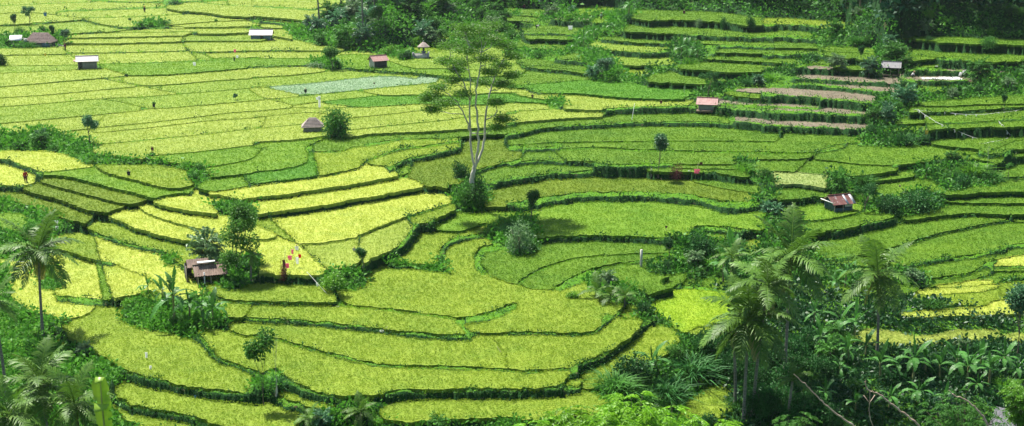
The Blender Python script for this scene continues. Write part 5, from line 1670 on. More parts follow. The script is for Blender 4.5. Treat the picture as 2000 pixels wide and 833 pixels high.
def roof_slope(root, name, x0, x1, ridge, eave, mat, corr=.14, amp=.02, th=.035, whites=()):
    """one sloping sheet: ridge=(y,z) eave=(y,z)"""
    n = max(2, int((x1-x0)/corr*4)) if corr else 8
    xs = np.linspace(x0, x1, n+1); wv_ = amp*np.cos(2*math.pi*xs/corr) if corr else 0*xs
    m = 6; b = Buf()
    rs = np.random.RandomState(int(abs(x0*100+x1*37)) % 9999)
    for k, dz in ((0, 0), (1, -th)):
        V_ = []
        for j in range(m+1):
            t = j/m
            for i, x in enumerate(xs):
                V_.append((x, ridge[0]+(eave[0]-ridge[0])*t, ridge[1]+(eave[1]-ridge[1])*t+wv_[i]+dz-.02*math.sin(t*3.1)+rs.uniform(-1, 1)*.004))
        q_ = []
        for j in range(m):
            for i in range(n):
                a = j*(n+1)+i; f = [a, a+1, a+n+2, a+n+1]
                q_ += f if k == 0 else f[::-1]
        b.add(V_, q_, [4]*(m*n), np.repeat(rs.rand(1), len(V_)) if False else np.tile((np.floor((xs-x0)/.75)*.37) % 1*.6+.4, m+1))
    # rim
    V_ = []; 
    for i, x in enumerate(xs):
        for dz in (0, -th): V_.append((x, eave[0], eave[1]+wv_[i]+dz-.02*math.sin(3.1)))
    q_ = []
    for i in range(n): q_ += [2*i, 2*i+1, 2*i+3, 2*i+2]
    b.add(V_, q_, [4]*n, .7)
    me = b.mesh(name, mat)
    o = child(name, me, root)
    for (a, c) in whites:      # newer pale sheets laid on the rusty ones
        b2 = Buf(); xm, w_ = (a+c)/2, c-a
        L = math.hypot(ridge[0]-eave[0], ridge[1]-eave[1]); ang = math.atan2(ridge[1]-eave[1], abs(ridge[0]-eave[0]))
        s = 1 if eave[0] < ridge[0] else -1
        abox(b2, (xm, (ridge[0]+eave[0])/2, (ridge[1]+eave[1])/2+.035), (w_, L*.99, .012), .5, 0, ang*s)
        child('pale_sheet', b2.mesh('pale_sheet', M_ZINC), o)
    return o
def post(root, x, y, h, r=.05, mat=None, z0=-.3, name='post'):
    b = Buf(); add_tube(b, [(x, y, z0), (x, y, h)], [r, r*.9], 6, .5); return child(name, b.mesh(name, mat or M_BAMB), root)
def gable_hut(p, yaw, W_, D_, hw, rise, label, roof=R_PINK, wmat=M_PLANK, over=.28, front='closed', whites=(), left=True, right=True, back=True, corr=.14, cat='hut', name='field_hut', door=None, ground=True, gmat=None):
    o = thing(name, p, label, cat, None, math.radians(yaw))
    x0, x1, y0, y1 = -W_/2, W_/2, -D_/2, D_/2
    if ground:
        b = Buf(); abox(b, (0, 0, -.1), (W_+.5, D_+.6, .3)); child('floor', b.mesh('floor', M_EARTH), o)
    gtop = lambda y: hw+rise*(1-abs(y)/(D_/2))-.03
    if back: wall(o, 'wall', x0, x1, y1, hw, wmat)
    if left: wall(o, 'wall', y0, y1, x0, hw, gmat or wmat, axis='y', top=gtop)
    if right: wall(o, 'wall', y0, y1, x1, hw, gmat or wmat, axis='y', top=gtop)
    if front == 'closed':
        if door:
            d0, d1 = door
            wall(o, 'wall', x0, d0, y0, hw, wmat); wall(o, 'wall', d1, x1, y0, hw, wmat)
            b = Buf(); abox(b, ((d0+d1)/2, y0+.06, hw*.45), (d1-d0-.06, .04, hw*.9), .3); child('door', b.mesh('door', M_PLANKD), o)
        else: wall(o, 'wall', x0, x1, y0, hw, wmat)
    elif front == 'half': wall(o, 'wall', x0, x1, y0, hw*.5, wmat)
    for x in (x0, x1):
        for y in (y0, y1): post(o, x+(.04 if x < 0 else -.04), y-.05 if y < 0 else y+.05, hw+.02)
    if front in ('open', 'half'): post(o, 0, y0, hw)
    sl = rise/(D_/2)
    for s in (-1, 1):
        roof_slope(o, 'roof_slope', x0-over, x1+over, (0, hw+rise), (s*(D_/2+over), hw-sl*over), roof, corr, whites=whites if s < 0 else ())
    b = Buf(); add_tube(b, [(x0-over, 0, hw+rise+.03), (x1+over, 0, hw+rise+.03)], [.06, .06], 6); child('ridge_cap', b.mesh('ridge_cap', roof), o)
    for x in (x0-over+.02, x1+over-.02):
        b = Buf()
        for s in (-1, 1):
            L = math.hypot(D_/2+over, rise+sl*over); add_tube(b, [(x, 0, hw+rise-.04), (x, s*(D_/2+over), hw-sl*over-.04)], [.03, .03], 4)
        child('barge_board', b.mesh('barge_board', M_BAMB), o)
    return o
def drop(v, du=0): return v
# the brown roofed hut in the left foreground: an open shed in front, a higher shed behind
p = spot(404, 553)
h1 = gable_hut(p+Vector((.15, .6, -.22)), 20, 2.35, 1.8, 1.25, .55, 'open sided hut with mottled brown tiled roof under the leafy tree in the left foreground', R_TILE, M_PLANKD, .32, 'open', right=False, corr=.22)
b = Buf(); abox(b, (-.25, -.02, 2.03), (1.6, .34, .05), .5, 0, .15); child('ridge_sheet', b.mesh('ridge_sheet', M_WHITE), h1)
for s in (-1, 1): roof_slope(h1, 'rear_roof', -1.9, .1, (1.25, 2.05), (1.25+s*.9, 1.5), R_RUST if s > 0 else R_TILE, .2)
wall(h1, 'wall', .55, 2.15, -2.0, 1.5, M_PLANKD, axis='y'); wall(h1, 'wall', -2.0, -1.35, 2.15, 1.5, M_PLANKD)
post(h1, -2.0, .55, 1.6); post(h1, -.6, -1.08, 1.35, .06, M_WHITE)
b = Buf(); abox(b, (.1, -.2, .35), (1.7, 1.0, .12)); abox(b, (-.6, -.2, .12), (.1, .9, .35)); abox(b, (.8, -.2, .12), (.1, .9, .35)); child('bench', b.mesh('bench', M_PLANKD), h1)
# rusty roofed hut right of centre
p = spot(1640, 418)
h2 = gable_hut(p+Vector((0, .8, 0)), 20, 2.35, 1.9, 1.35, .62, 'dark green walled hut with rusty red roof and two white roof strips', R_RUST, M_TEAL, .32, 'half', whites=((.3, .55), (1.1, 1.4)), corr=.14)
b = Buf(); abox(b, (.65, -.99, 1.0), (.9, .03, .5)); child('hanging_sheet', b.mesh('hanging_sheet', M_CLOTHW), h2)
b = Buf(); abox(b, (-1.52, 0, 1.36), (.04, 2.5, .10)); child('fascia', b.mesh('fascia', M_WHITE), h2)
p = spot(1384, 216); gable_hut(p+Vector((-.1, .7, 0)), -14, 2.45, 1.8, 1.15, .62, 'grey plank hut with faded pink tin roof beside the upper terraces', R_PINK, M_PLANK, .34, 'closed')
p = spot(1742, 147); gable_hut(p+Vector((0, .7, 0)), -18, 2.5, 1.6, 1.4, .62, 'hut with grey sheet roof, open dark front and whitewashed end wall', R_GREY, M_PLANKD, .3, 'open', gmat=M_PLASTER, left=False)
h5 = gable_hut(spot(738, 136)+Vector((0, .7, 0)), 32, 2.5, 1.9, 1.75, .62, 'small hut with faded red roof and pale plastered gable, left of the shrine', R_PINK, M_PLANKD, .34, 'closed', gmat=M_PLASTER, left=True)
h6 = gable_hut(spot(168, 137)+Vector((.1, .7, 0)), 16, 3.2, 1.9, 1.7, .62, 'grey plank hut with pale sheet roof standing alone in the left fields', R_PALE, M_PLANK, .34, 'closed', left=False, door=(-1.45, -.8))
b = Buf(); abox(b, (-1.95, -.1, 1.55), (.7, 1.3, .04), .5, 0, .1); child('side_canopy', b.mesh('side_canopy', R_PINK), h6)
gable_hut(spot(510, 79)+Vector((0, .7, 0)), 1, 4.1, 2.2, 1.35, .75, 'wide low hut with whitish pink roof and blue boards in the far fields', R_PALE, M_BLUE, .36, 'closed', door=(-.1, .5))
def hip_hut(p, yaw, W_, D_, hw, rise, ridge, label, roof, wmat, name='field_hut', over=.3, cat='hut'):
    o = thing(name, p, label, cat, None, math.radians(yaw))
    wall(o, 'wall', -W_/2, W_/2, -D_/2, hw, wmat); wall(o, 'wall', -W_/2, W_/2, D_/2, hw, wmat)
    wall(o, 'wall', -D_/2, D_/2, -W_/2, hw, wmat, axis='y'); wall(o, 'wall', -D_/2, D_/2, W_/2, hw, wmat, axis='y')
    X_, Y_ = W_/2+over, D_/2+over; b = Buf(); n = 12
    sl = rise/(D_/2)
    ze = hw-over*sl*.6
    ring = [(-X_, -Y_), (X_, -Y_), (X_, Y_), (-X_, Y_)]
    R0, R1 = (-ridge/2, 0, hw+rise), (ridge/2, 0, hw+rise)
    for th__ in (0, -.07):
        c = [(x, y, ze+th__) for x, y in ring]; r0 = (R0[0], 0, R0[2]+th__); r1 = (R1[0], 0, R1[2]+th__)
        b.add([c[0], c[1], r1, r0], [0, 1, 2, 3], [4], .8); b.add([c[2], c[3], r0, r1], [0, 1, 2, 3], [4], .8)
        b.add([c[1], c[2], r1], [0, 1, 2], [3], .8); b.add([c[3], c[0], r0], [0, 1, 2], [3], .8)
    for i in range(4):
        a, c_ = ring[i], ring[(i+1) % 4]
        b.add([(a[0], a[1], ze), (a[0], a[1], ze-.07), (c_[0], c_[1], ze-.07), (c_[0], c_[1], ze)], [0, 1, 2, 3], [4], .4)
    # courses of tiles or thatch as low ridges
    for k in range(1, 7):
        t = k/7; y = -Y_*(1-t); z = ze+(hw+rise-ze)*t; xa = X_*(1-t)+ridge/2*t
        abox(b, (0, y, z+.012), (2*xa, .05, .03), (k*.37) % 1)
    child('roof', b.mesh('roof', roof), o)
    for x in (-W_/2, W_/2): post(o, x, -D_/2-.05, hw)
    return o
hip_hut(spot(611, 262)+Vector((-.1, .8, 0)), 8, 2.4, 1.9, 1.15, .95, .9, 'hut with peaked brown thatch half hidden under the dense dark tree', R_THATCH, M_PLANK)
fh = hip_hut(spot(77, 94)+Vector((0, 1.2, 0)), -3, 4.9, 3.0, 1.35, 1.55, 3.0, 'farmhouse with brown tiled hipped roof between trees at far left', R_BROWN, M_PLANK, 'farmhouse', .35, 'house')
b = Buf(); abox(b, (-3.0, -1.75, .45), (1.1, .08, 1.0)); abox(b, (-2.4, -1.7, 1.5), (.5, .5, .7)); child('side_wall', b.mesh('side_wall', M_PLASTER), fh)
b = Buf(); abox(b, (1.5, -1.58, .62), (1.5, .03, .8)); child('shutter', b.mesh('shutter', M_BLUE), fh)
sh = thing('open_shelter', spot(32, 92)+Vector((0, .6, 0)), 'open shelter with sloping bright white roof left of the farmhouse', 'shelter', None, .25)
for x in (-1.0, 1.1):
    for y in (-.9, .9): post(sh, x, y, 1.35 if y < 0 else 1.75)
b = Buf(); abox(b, (-.2, -.1, 1.72), (2.3, 2.4, .05), .5, 0, .32); child('roof', b.mesh('roof', M_WHITE), sh)
b = Buf(); abox(b, (2.0, 0, 1.55), (2.4, .08, .08), .5, 0); child('beam', b.mesh('beam', M_WHITE), sh)
rb = Buf()
for i in range(40):
    a = _rs.uniform(0, 6.28); r_ = _rs.rand()**.6*.95; sphere_pts(rb, (r_*math.cos(a)*1.4, r_*math.sin(a), (1-r_)*.55), _rs.uniform(.12, .24), _rs.rand(), 6, 4, .8)
o = link('rubble_heap', rb.mesh('rubble_heap', M_STONE), None, spot(115, 93)); set_props(o, 'heap of grey stones at the right end of the farmhouse', 'rubble heap')
# shrine with a thatched hat and its low wall
sp = spot(826, 117)
o = thing('shrine', sp+Vector((0, .8, 0)), 'small stone shrine with a conical thatched roof on a slim pillar', 'shrine')
b = Buf()
for z, w_, h_ in ((.2, 1.3, .5), (.6, .95, .35), (.95, .7, .4), (1.3, .85, .14)): abox(b, (.1, 0, z+.1), (w_, w_, h_))
child('base', b.mesh('base', M_STONE), o)
b = Buf(); abox(b, (.1, 0, 1.95), (.34, .34, 1.1)); child('pillar', b.mesh('pillar', M_PLANKD), o)
b = Buf(); n = 14
for th_ in (0, -.14):
    ring = [(.1+1.15*math.cos(i*2*math.pi/n), 1.15*math.sin(i*2*math.pi/n), 2.35+th_) for i in range(n)]; r2 = [(.1+.45*math.cos(i*2*math.pi/n), .45*math.sin(i*2*math.pi/n), 2.95+th_) for i in range(n)]
    b.add(ring+r2+[(.1, 0, 3.25+th_)], sum([[i, (i+1) % n, n+(i+1) % n, n+i] for i in range(n)], [])+sum([[n+i, n+(i+1) % n, 2*n] for i in range(n)], []), [4]*n+[3]*n, .7)
ring = [(.1+1.15*math.cos(i*2*math.pi/n), 1.15*math.sin(i*2*math.pi/n)) for i in range(n)]
b.add([(x, y, 2.35) for x, y in ring]+[(x, y, 2.21) for x, y in ring], sum([[i, n+i, n+(i+1) % n, (i+1) % n] for i in range(n)], []), [4]*n, .3)
rf = child('roof', b.mesh('roof', R_THATCH), o)
b = Buf(); sphere_pts(b, (.1, 0, 3.3), .12); child('finial', b.mesh('finial', M_STONE), rf)
o = thing('low_wall', sp+Vector((-.4, 0, 0)), 'grey rendered enclosure wall around the thatched shrine', 'wall', None, 0)
b = Buf(); abox(b, (0, -.3, .45), (2.9, .14, 1.3)); abox(b, (-1.4, 1.0, .45), (.14, 2.4, 1.3)); abox(b, (1.4, 1.0, .45), (.14, 2.4, 1.3)); child('wall_face', b.mesh('wall_face', M_PLASTER), o)
b = Buf(); abox(b, (0, -.3, 1.14), (3.1, .24, .09)); abox(b, (-1.4, 1.1, 1.14), (.24, 2.4, .09)); abox(b, (1.4, 1.1, 1.14), (.24, 2.4, .09)); child('coping', b.mesh('coping', M_STONE), o)
b = Buf(); abox(b, (-1.4, -.3, .55), (.3, .3, 1.6)); abox(b, (1.4, -.3, .55), (.3, .3, 1.6)); child('corner_post', b.mesh('corner_post', M_STONE), o)
# house roof corner at the lower right edge
pr = bear(1996, 846, 64); gz = float(ground_z(pr.x, pr.y))
o = thing('house', Vector((pr.x, pr.y, gz)), 'house at the lower right corner of which only a grey roof edge shows', 'house', None, -.55)
hh = pr.z-gz
b = Buf(); abox(b, (.3, 1.6, hh*.5-.45), (2.8, 2.4, hh-.3)); child('wall', b.mesh('wall', M_PLANKD), o)
b = Buf(); abox(b, (.3, -.02, 1.1), (.8, .06, 1.9)) if False else abox(b, (.3, .37, max(1.0, hh*.4)), (.8, .05, 1.8)); child('door', b.mesh('door', M_PLANKD), o)
roof_slope(o, 'roof', -1.7, 2.0, (1.6, hh+.55), (-.1, hh-.15), R_DARK, .18, .012, .06); roof_slope(o, 'roof', -1.7, 2.0, (1.6, hh+.55), (3.1, hh-.15), R_DARK, .18, .012, .06)
# ---- people
def skinned(name, pts, edges, rad, mat, parent, smooth_lv=2):
    me = bpy.data.meshes.new(name+'_cage'); me.from_pydata([tuple(p) for p in pts], edges, [])
    ob = bpy.data.objects.new(name, me); COL.objects.link(ob)
    sk = ob.modifiers.new('skin', 'SKIN')
    for i, r in enumerate(rad): me.skin_vertices[0].data[i].radius = (r, r)
    me.skin_vertices[0].data[0].use_root = True
    ss = ob.modifiers.new('sub', 'SUBSURF'); ss.levels = ss.render_levels = smooth_lv
    dg = bpy.context.evaluated_depsgraph_get(); new = bpy.data.meshes.new_from_object(ob.evaluated_get(dg))
    ob.modifiers.clear(); ob.data = new; new.materials.clear(); new.materials.append(mat)
    for p in new.polygons: p.use_smooth = True
    ob.parent = parent; new.name = name
    return ob
POSES = {
 'stand': dict(pelvis=(0, 0, .92), chest=(0, .0, 1.30), neck=(0, 0, 1.45), head=(0, -.02, 1.58), top=(0, -.02, 1.68), sh=.17, elb=((-.25, -.05, 1.08), (.25, -.02, 1.10)), hand=((-.24, -.18, .86), (.23, -.22, .92)), knee=((-.10, -.03, .50), (.10, -.05, .50)), foot=((-.11, 0, .07), (.12, .02, .07))),
 'bend': dict(pelvis=(0, 0, .82), chest=(.30, -.1, 1.02), neck=(.44, -.14, 1.02), head=(.56, -.17, .98), top=(.66, -.19, .94), sh=.17, elb=((.30, -.30, .76), (.36, .12, .76)), hand=((.42, -.30, .50), (.48, .08, .48)), knee=((-.02, -.10, .45), (.06, .12, .45)), foot=((-.10, -.10, .07), (.0, .13, .07))),
 'crouch': dict(pelvis=(0, 0, .36), chest=(.18, -.10, .70), neck=(.26, -.13, .83), head=(.31, -.16, .95), top=(.34, -.17, 1.05), sh=.17, elb=((.30, -.34, .55), (.36, .10, .55)), hand=((.50, -.30, .38), (.52, .0, .38)), knee=((.26, -.20, .46), (.28, .16, .46)), foot=((.12, -.16, .07), (.14, .14, .07)))}
def person(p, pose, yaw, label, shirt, trousers, hat=True, hatmat=None):
    q = POSES[pose]; o = thing('person', p, label, 'person', None, yaw)
    V_ = lambda k: np.array(q[k], float)
    pe, ch, ne, he, tp = V_('pelvis'), V_('chest'), V_('neck'), V_('head'), V_('top')
    pts = [pe, ch, ne, he, tp]; ed = [(0, 1), (1, 2), (2, 3), (3, 4)]; rad = [.12, .13, .055, .095, .055]
    for s in (0, 1):
        sg = (-1, 1)[s]; side = np.array([0, sg, 0]) if pose != 'stand' else np.array([sg, 0, 0])
        sh = ch+(ne-ch)*.55+side*q['sh']; k = len(pts)
        hd = np.array(q['hand'][s]); eb = np.array(q['elb'][s]); dr = unit(hd-eb)
        pts += [sh, eb, hd, hd+dr*.10]; rad += [.06, .045, .032, .03]; ed += [(1, k), (k, k+1), (k+1, k+2), (k+2, k+3)]
        for f in range(4):     # four fingers and a thumb
            t = hd+dr*.10+dr*.06+side*(f-1.5)*.022; pts.append(t); rad.append(.010); ed.append((k+3, len(pts)-1))
        pts.append(hd+dr*.05-side*.05*sg+np.array([0, -.03, 0])); rad.append(.011); ed.append((k+2, len(pts)-1))
        k = len(pts); kn = np.array(q['knee'][s]); ft = np.array(q['foot'][s])
        hip = pe+side*.09; pts += [hip, kn, ft, ft+np.array([.0 if pose == 'stand' else .16, -.16 if pose == 'stand' else 0, -.03])]; rad += [.09, .06, .042, .035]
        ed += [(0, k), (k, k+1), (k+1, k+2), (k+2, k+3)]
    skinned('body', pts, ed, rad, M_SKIN, o, 1)
    # shirt with sleeves, trousers
    sp2 = [pe+(ch-pe)*.1, ch, ch+(ne-ch)*.7]; se = [(0, 1), (1, 2)]; sr = [.15, .165, .085]
    for s in (0, 1):
        sg = (-1, 1)[s]; side = np.array([0, sg, 0]) if pose != 'stand' else np.array([sg, 0, 0])
        sh = ch+(ne-ch)*.55+side*q['sh']; eb = np.array(q['elb'][s]); k = len(sp2); sp2 += [sh, eb, eb+(np.array(q['hand'][s])-eb)*.5]; sr += [.085, .065, .052]; se += [(1, k), (k, k+1), (k+1, k+2)]
    skinned('shirt', sp2, se, sr, shirt, o, 1)
    tp2 = [pe+(ch-pe)*.15]; te = []; tr_ = [.15]
    for s in (0, 1):
        sg = (-1, 1)[s]; side = np.array([0, sg, 0]) if pose != 'stand' else np.array([sg, 0, 0])
        kn = np.array(q['knee'][s]); ft = np.array(q['foot'][s]); k = len(tp2); tp2 += [pe+side*.09, kn, ft+(kn-ft)*.15]; tr_ += [.115, .08, .06]; te += [(0, k), (k, k+1), (k+1, k+2)]
    skinned('trousers', tp2, te, tr_, trousers, o, 1)
    b = Buf(); fc = he+np.array([0, -.10, 0]) if pose == 'stand' else he+np.array([.09, -.05, -.02])
    for e in (-.035, .035): sphere_pts(b, fc+np.array([e, .012, .02]), .012)
    child('eye', b.mesh('eye', M_CLOTHD), o)
    if hat:
        ax = unit(tp-he); n = 12; b = Buf(); a1 = unit(np.cross(ax, [0.3, 1, 0.1])); a2 = np.cross(ax, a1); c0 = tp-ax*.05
        ring = [c0+.24*(a1*math.cos(i*2*math.pi/n)+a2*math.sin(i*2*math.pi/n)) for i in range(n)]
        b.add(ring+[c0+ax*.19]+[c0+ax*.15], sum([[i, (i+1) % n, n] for i in range(n)], [])+sum([[(i+1) % n, i, n+1] for i in range(n)], []), [3]*(2*n), .6); child('hat', b.mesh('hat', hatmat or M_STRAW), o)
    else:
        b = Buf(); sphere_pts(b, he+(tp-he)*.35+np.array([0, .02, .03]), .108, .5, 10, 6); child('hair', b.mesh('hair', M_CLOTHD), o)
    return o
person(spot(1048, 60), 'bend', .2, 'farmer in a white shirt bending over on the small upper terrace', M_CLOTHW, M_CLOTHD, False)
person(spot(1174, 42), 'stand', .4, 'farmer in a white shirt standing beside the row of banana plants', M_CLOTHW, M_CLOTHD)
person(spot(1780, 153), 'crouch', .1, 'crouching farmer in a pale shirt between the grey roofed hut and the sheets', M_CLOTHW, M_CLOTHD)
person(spot(283, 27), 'stand', 0, 'person in dark clothes with a red hat in the far left fields', M_CLOTHD, M_CLOTHD, True, M_CLOTHR)
person(spot(51, 361), 'stand', .6, 'person in a bright red top walking on the bund at the left', M_CLOTHR, M_CLOTHM, False)
person(spot(128, 101), 'stand', -.5, 'person in maroon and black standing below the farmhouse stones', M_CLOTHM, M_CLOTHD, False)
# ---- cloths, flags, scarecrows, poles
def cloth_mesh(name, w_, h_, mat, seed=0, n=5):
    rs = np.random.RandomState(seed); b = Buf(); V_ = []
    for k in (0, 1):
        for j in range(n+1):
            for i in range(n+1):
                x = (i/n-.5)*w_*(1-.25*j/n); z = -j/n*h_; y = .09*w_*math.sin(i*2.2+seed)*j/n+k*.012
                V_.append((x+.04*w_*math.sin(j*1.7+seed), y, z))
    q_ = []; m = (n+1)**2
    for j in range(n):
        for i in range(n):
            a = j*(n+1)+i; q_ += [a, a+1, a+n+2, a+n+1]; q_ += [m+a, m+a+n+1, m+a+n+2, m+a+1]
    b.add(V_, q_, [4]*(2*n*n), .5); return b.mesh(name, mat, True)
def flagpole(u, v, hpx, label, cloths, lean=0.0, cat='flag', name='flag_on_pole', r=.025, polemat=None, group=None):
    """cloths: (height fraction, size px w, h, material, sideways px)"""
    p = spot(u, v); s_ = px_m(p); H = hpx/s_
    o = thing(name, p, label, cat, group); b = Buf(); add_tube(b, [(0, 0, -.3), (lean*H, 0, H)], [r, r*.6], 5, .5); child('pole', b.mesh('pole', polemat or M_BAMB), o)
    for i, (f, w_, h_, m_, dx) in enumerate(cloths):
        child('cloth', cloth_mesh('cloth', w_/s_, h_/s_, m_, i+int(u)), o, loc=(lean*H*f+dx/s_, -.04, H*f))
    return o
flagpole(553, 552, 56, 'cluster of deep pink and red flags in front of the dark reddish shrub', ((1.0, 5, 9, M_CLOTHP, 14), (.78, 9, 9, M_CLOTHP, 10), (.5, 8, 10, M_CLOTHP, 6), (.82, 6, 7, M_CLOTHR, 29), (.62, 5, 16, M_CLOTHM, -1)), .12)
flagpole(572, 528, 26, 'white cloth strip flying beside the pink flags', ((1.0, 6, 14, M_CLOTHW, 3),), .25)
flagpole(458, 123, 26, 'tall pole with small pink flags in the left fields', ((1.0, 5, 6, M_CLOTHP, 2), (.55, 5, 5, M_CLOTHW, 6), (.4, 3, 12, M_CLOTHD, 0)))
flagpole(380, 132, 10, 'small white cloth flag in the green field left of the pink flag pole', ((1.0, 6, 8, M_CLOTHW, 0),))
flagpole(1356, 354, 36, 'pink cloth draped on a stick on the long curved bank', ((.62, 12, 9, M_CLOTHP, 0), (1.0, 6, 5, M_CLOTHM, 5)), .2)
flagpole(1345, 352, 9, 'small white bundle on a stick left of the pink cloth', ((1.0, 4, 4, M_CLOTHW, 0),))
flagpole(287, 708, 20, 'white plastic bag on a stick in the lower left paddy, upper of two', ((1.0, 5, 11, M_CLOTHW, 0),))
flagpole(295, 728, 14, 'white plastic bag on a stick in the lower left paddy, lower of two', ((1.0, 5, 9, M_CLOTHW, 0),))
flagpole(112, 452, 20, 'two white bags hanging above the dark bank right of the left palm crown', ((1.0, 7, 7, M_CLOTHW, 0), (.45, 7, 9, M_CLOTHW, 0)))
flagpole(382, 786, 10, 'tiny light blue cloth on a stick in the lowest left paddy', ((1.0, 4, 7, M_CLOTHB, 0),))
flagpole(659, 604, 6, 'white rag lying on the bund corner in the centre', ((1.0, 7, 9, M_CLOTHW, 0),))
flagpole(739, 655, 12, 'white rag with a slanting stick on the bank below the centre', ((.35, 8, 7, M_CLOTHW, 0),), 1.6)
flagpole(990, 698, 22, 'white rag and pale slanting stick in the lower central paddy', ((.25, 5, 7, M_CLOTHW, 0),), -.9)
flagpole(1233, 238, 36, 'white slanting pole with a white cloth at its foot on the middle terraces', ((.1, 9, 5, M_CLOTHW, 0),), .16, 'pole', 'pole', .04, M_WHITE)
flagpole(625, 232, 44, 'white cloth figure standing on a tall pole above the dense tree', ((1.0, 5, 22, M_CLOTHW, 0), (.95, 9, 5, M_CLOTHW, -2)))
flagpole(1829, 134, 5, 'white bundle on the narrow terrace above the drying sheets', ((1.0, 5, 5, M_CLOTHW, 0),))
flagpole(1115, 62, 14, 'triangular grey white cloth tent on the small upper terrace', ((.8, 9, 9, M_CLOTHW, 0),), -.1)
flagpole(1760, 252, 10, 'short dark stake with a crosspiece on the right terraces', ((1.0, 5, 2, M_CLOTHD, 0),))
flagpole(1117, 37, 8, 'small brown cloth post on the bare upper plot', ((1.0, 4, 5, M_CLOTHM, 0),))
flagpole(1301, 455, 14, 'brown cloth topped stake inside the oval paddy', ((1.0, 5, 4, M_CLOTHM, 0),))
def scarecrow(u, v, hpx, label, shirt, group=None):
    p = spot(u, v); H = hpx/px_m(p); o = thing('scarecrow', p, label, 'scarecrow', group)
    b = Buf(); add_tube(b, [(0, 0, -.2), (0, 0, H*.95)], [.03, .025], 5); add_tube(b, [(-.28*H, 0, H*.74), (.28*H, 0, H*.72)], [.02, .02], 4); child('frame', b.mesh('frame', M_BAMB), o)
    child('shirt', cloth_mesh('shirt', .42*H, .45*H, shirt, int(u)), o, loc=(0, -.03, H*.76))
    b = Buf(); sphere_pts(b, (0, 0, H*.88), .085*H, .5); child('head', b.mesh('head', M_STRAW), o); return o
scarecrow(89, 37, 16, 'blue shirted scarecrow in the far left fields', M_CLOTHB)
scarecrow(89, 113, 10, 'scarecrow with a yellow skirt in the green paddy below the farmhouse', M_YEL)
scarecrow(301, 214, 14, 'thin dark scarecrow at the muddy patch in the left fields', M_CLOTHD)
scarecrow(252, 349, 18, 'grey rag scarecrow in the paddy below the left thicket', M_CLOTHD)
scarecrow(298, 299, 14, 'small dark scarecrow above the footpath beside the left thicket', M_CLOTHM)
scarecrow(580, 495, 18, 'scarecrow with white rag arms above the pink flags', M_CLOTHW)
scarecrow(692, 497, 16, 'grey scarecrow left of the small dark tree on the grassy bank', M_PLASTER)
scarecrow(597, 186, 14, 'thin scarecrow at the near edge of the netted field', M_CLOTHD)
scarecrow(731, 168, 8, 'tiny dark scarecrow at the far edge of the netted field', M_CLOTHM)
scarecrow(994, 354, 14, 'pale scarecrow at the bund near the left yellow strips', M_PLASTER) if False else None
scarecrow(1336, 31, 12, 'brown scarecrow on the uppermost terrace under the wood', M_CLOTHM)
scarecrow(1024, 20, 12, 'small brown scarecrow on the top left step of the upper terraces', M_CLOTHM)
scarecrow(1040, 195, 12, 'brown scarecrow on the path left of the middle terraces', M_CLOTHM)
scarecrow(1291, 207, 12, 'brown scarecrow between the white pole and the pink roofed hut', M_CLOTHM)
scarecrow(1757, 370, 10, 'straw coloured scarecrow in the small paddy right of the rusty roofed hut', M_STRAW)
scarecrow(1728, 60, 14, 'straw figure with spread arms at the edge of the dark wood', M_STRAW)
scarecrow(1809, 268, 16, 'yellow straw scarecrow on the dark bank right of the gully', M_YEL)
scarecrow(1690, 248, 12, 'straw coloured bundle scarecrow below the last stubble terrace', M_STRAW) if False else None
def stake(u, v, hpx, wpx, label, mat=None, lean=0):
    p = spot(u, v); s_ = px_m(p); b = Buf(); add_tube(b, [(0, 0, -.3), (lean, 0, hpx/s_*.5), (lean*2, 0, hpx/s_)], [wpx/s_/2]*3, 8)
    o = link('stake', b.mesh('stake', mat or M_BAMB), None, p); return set_props(o, label, 'post')
stake(1252, 527, 40, 5, 'thick pale dead stump post below the oval paddy', BARK_W)
stake(1272, 352, 12, 2, 'short pale stick at the foot of the slender grey green tree', BARK_W)
# strings
def string_line(pts, label, flags=0, rad=.02, sag=.15, seed=0, group=None):
    """pts: (u, v, height px) posts; a cord runs from post to post"""
    W3 = []
    for (u, v, h) in pts:
        p = spot(u, v); W3.append(p+Vector((0, 0, h/px_m(p))))
    o = thing('bird_scaring_line', W3[0], label, 'string', group); base = W3[0]
    b = Buf(); L = []
    for a, c in zip(W3[:-1], W3[1:]):
        for k in range(9):
            t = k/8; q_ = a.lerp(c, t)-base; L.append((q_.x, q_.y, q_.z-sag*4*t*(1-t)))
    add_tube(b, L, [rad]*len(L), 4, .5); child('cord', b.mesh('cord', M_CLOTHW), o)
    for i in range(flags):
        k = int((i+.5)/flags*(len(L)-1)); child('tag', cloth_mesh('tag', .16, .34, M_CLOTHW, seed+i, 2), o, loc=L[k])
    for j, q_ in enumerate(W3):
        d = q_-base; g = float(ground_z(q_.x, q_.y))-base.z; bb_ = Buf(); add_tube(bb_, [(d.x, d.y, g-.2), (d.x, d.y, d.z+.03)], [.02, .018], 4); child('stick', bb_.mesh('stick', M_BAMB), o)
    return o
string_line([(1785, 222, 8), (1845, 228, 7), (1900, 232, 8), (1950, 226, 6), (1995, 220, 6)], 'upper cord with white tags running level along the right terraces', 10, .018, .1, 1)
string_line([(1792, 228, 8), (1815, 238, 8), (1840, 252, 8), (1868, 268, 6), (1910, 277, 6)], 'long cord with white tags falling across the right terraces', 9, .022, .1, 2)
string_line([(1950, 245, 8), (1958, 262, 7), (1972, 272, 6)], 'short cord with white tags dropping beside the thin dark shrub', 4, .022, .1, 3)
string_line([(1912, 286, 6), (1935, 283, 6), (1968, 276, 6)], 'short low cord with white tags below the thin dark shrub', 4, .018, .1, 4)
string_line([(600, 545, 14), (640, 582, 6)], 'white cord running down across the bund below the pink flags', 1, .022, .0, 5)
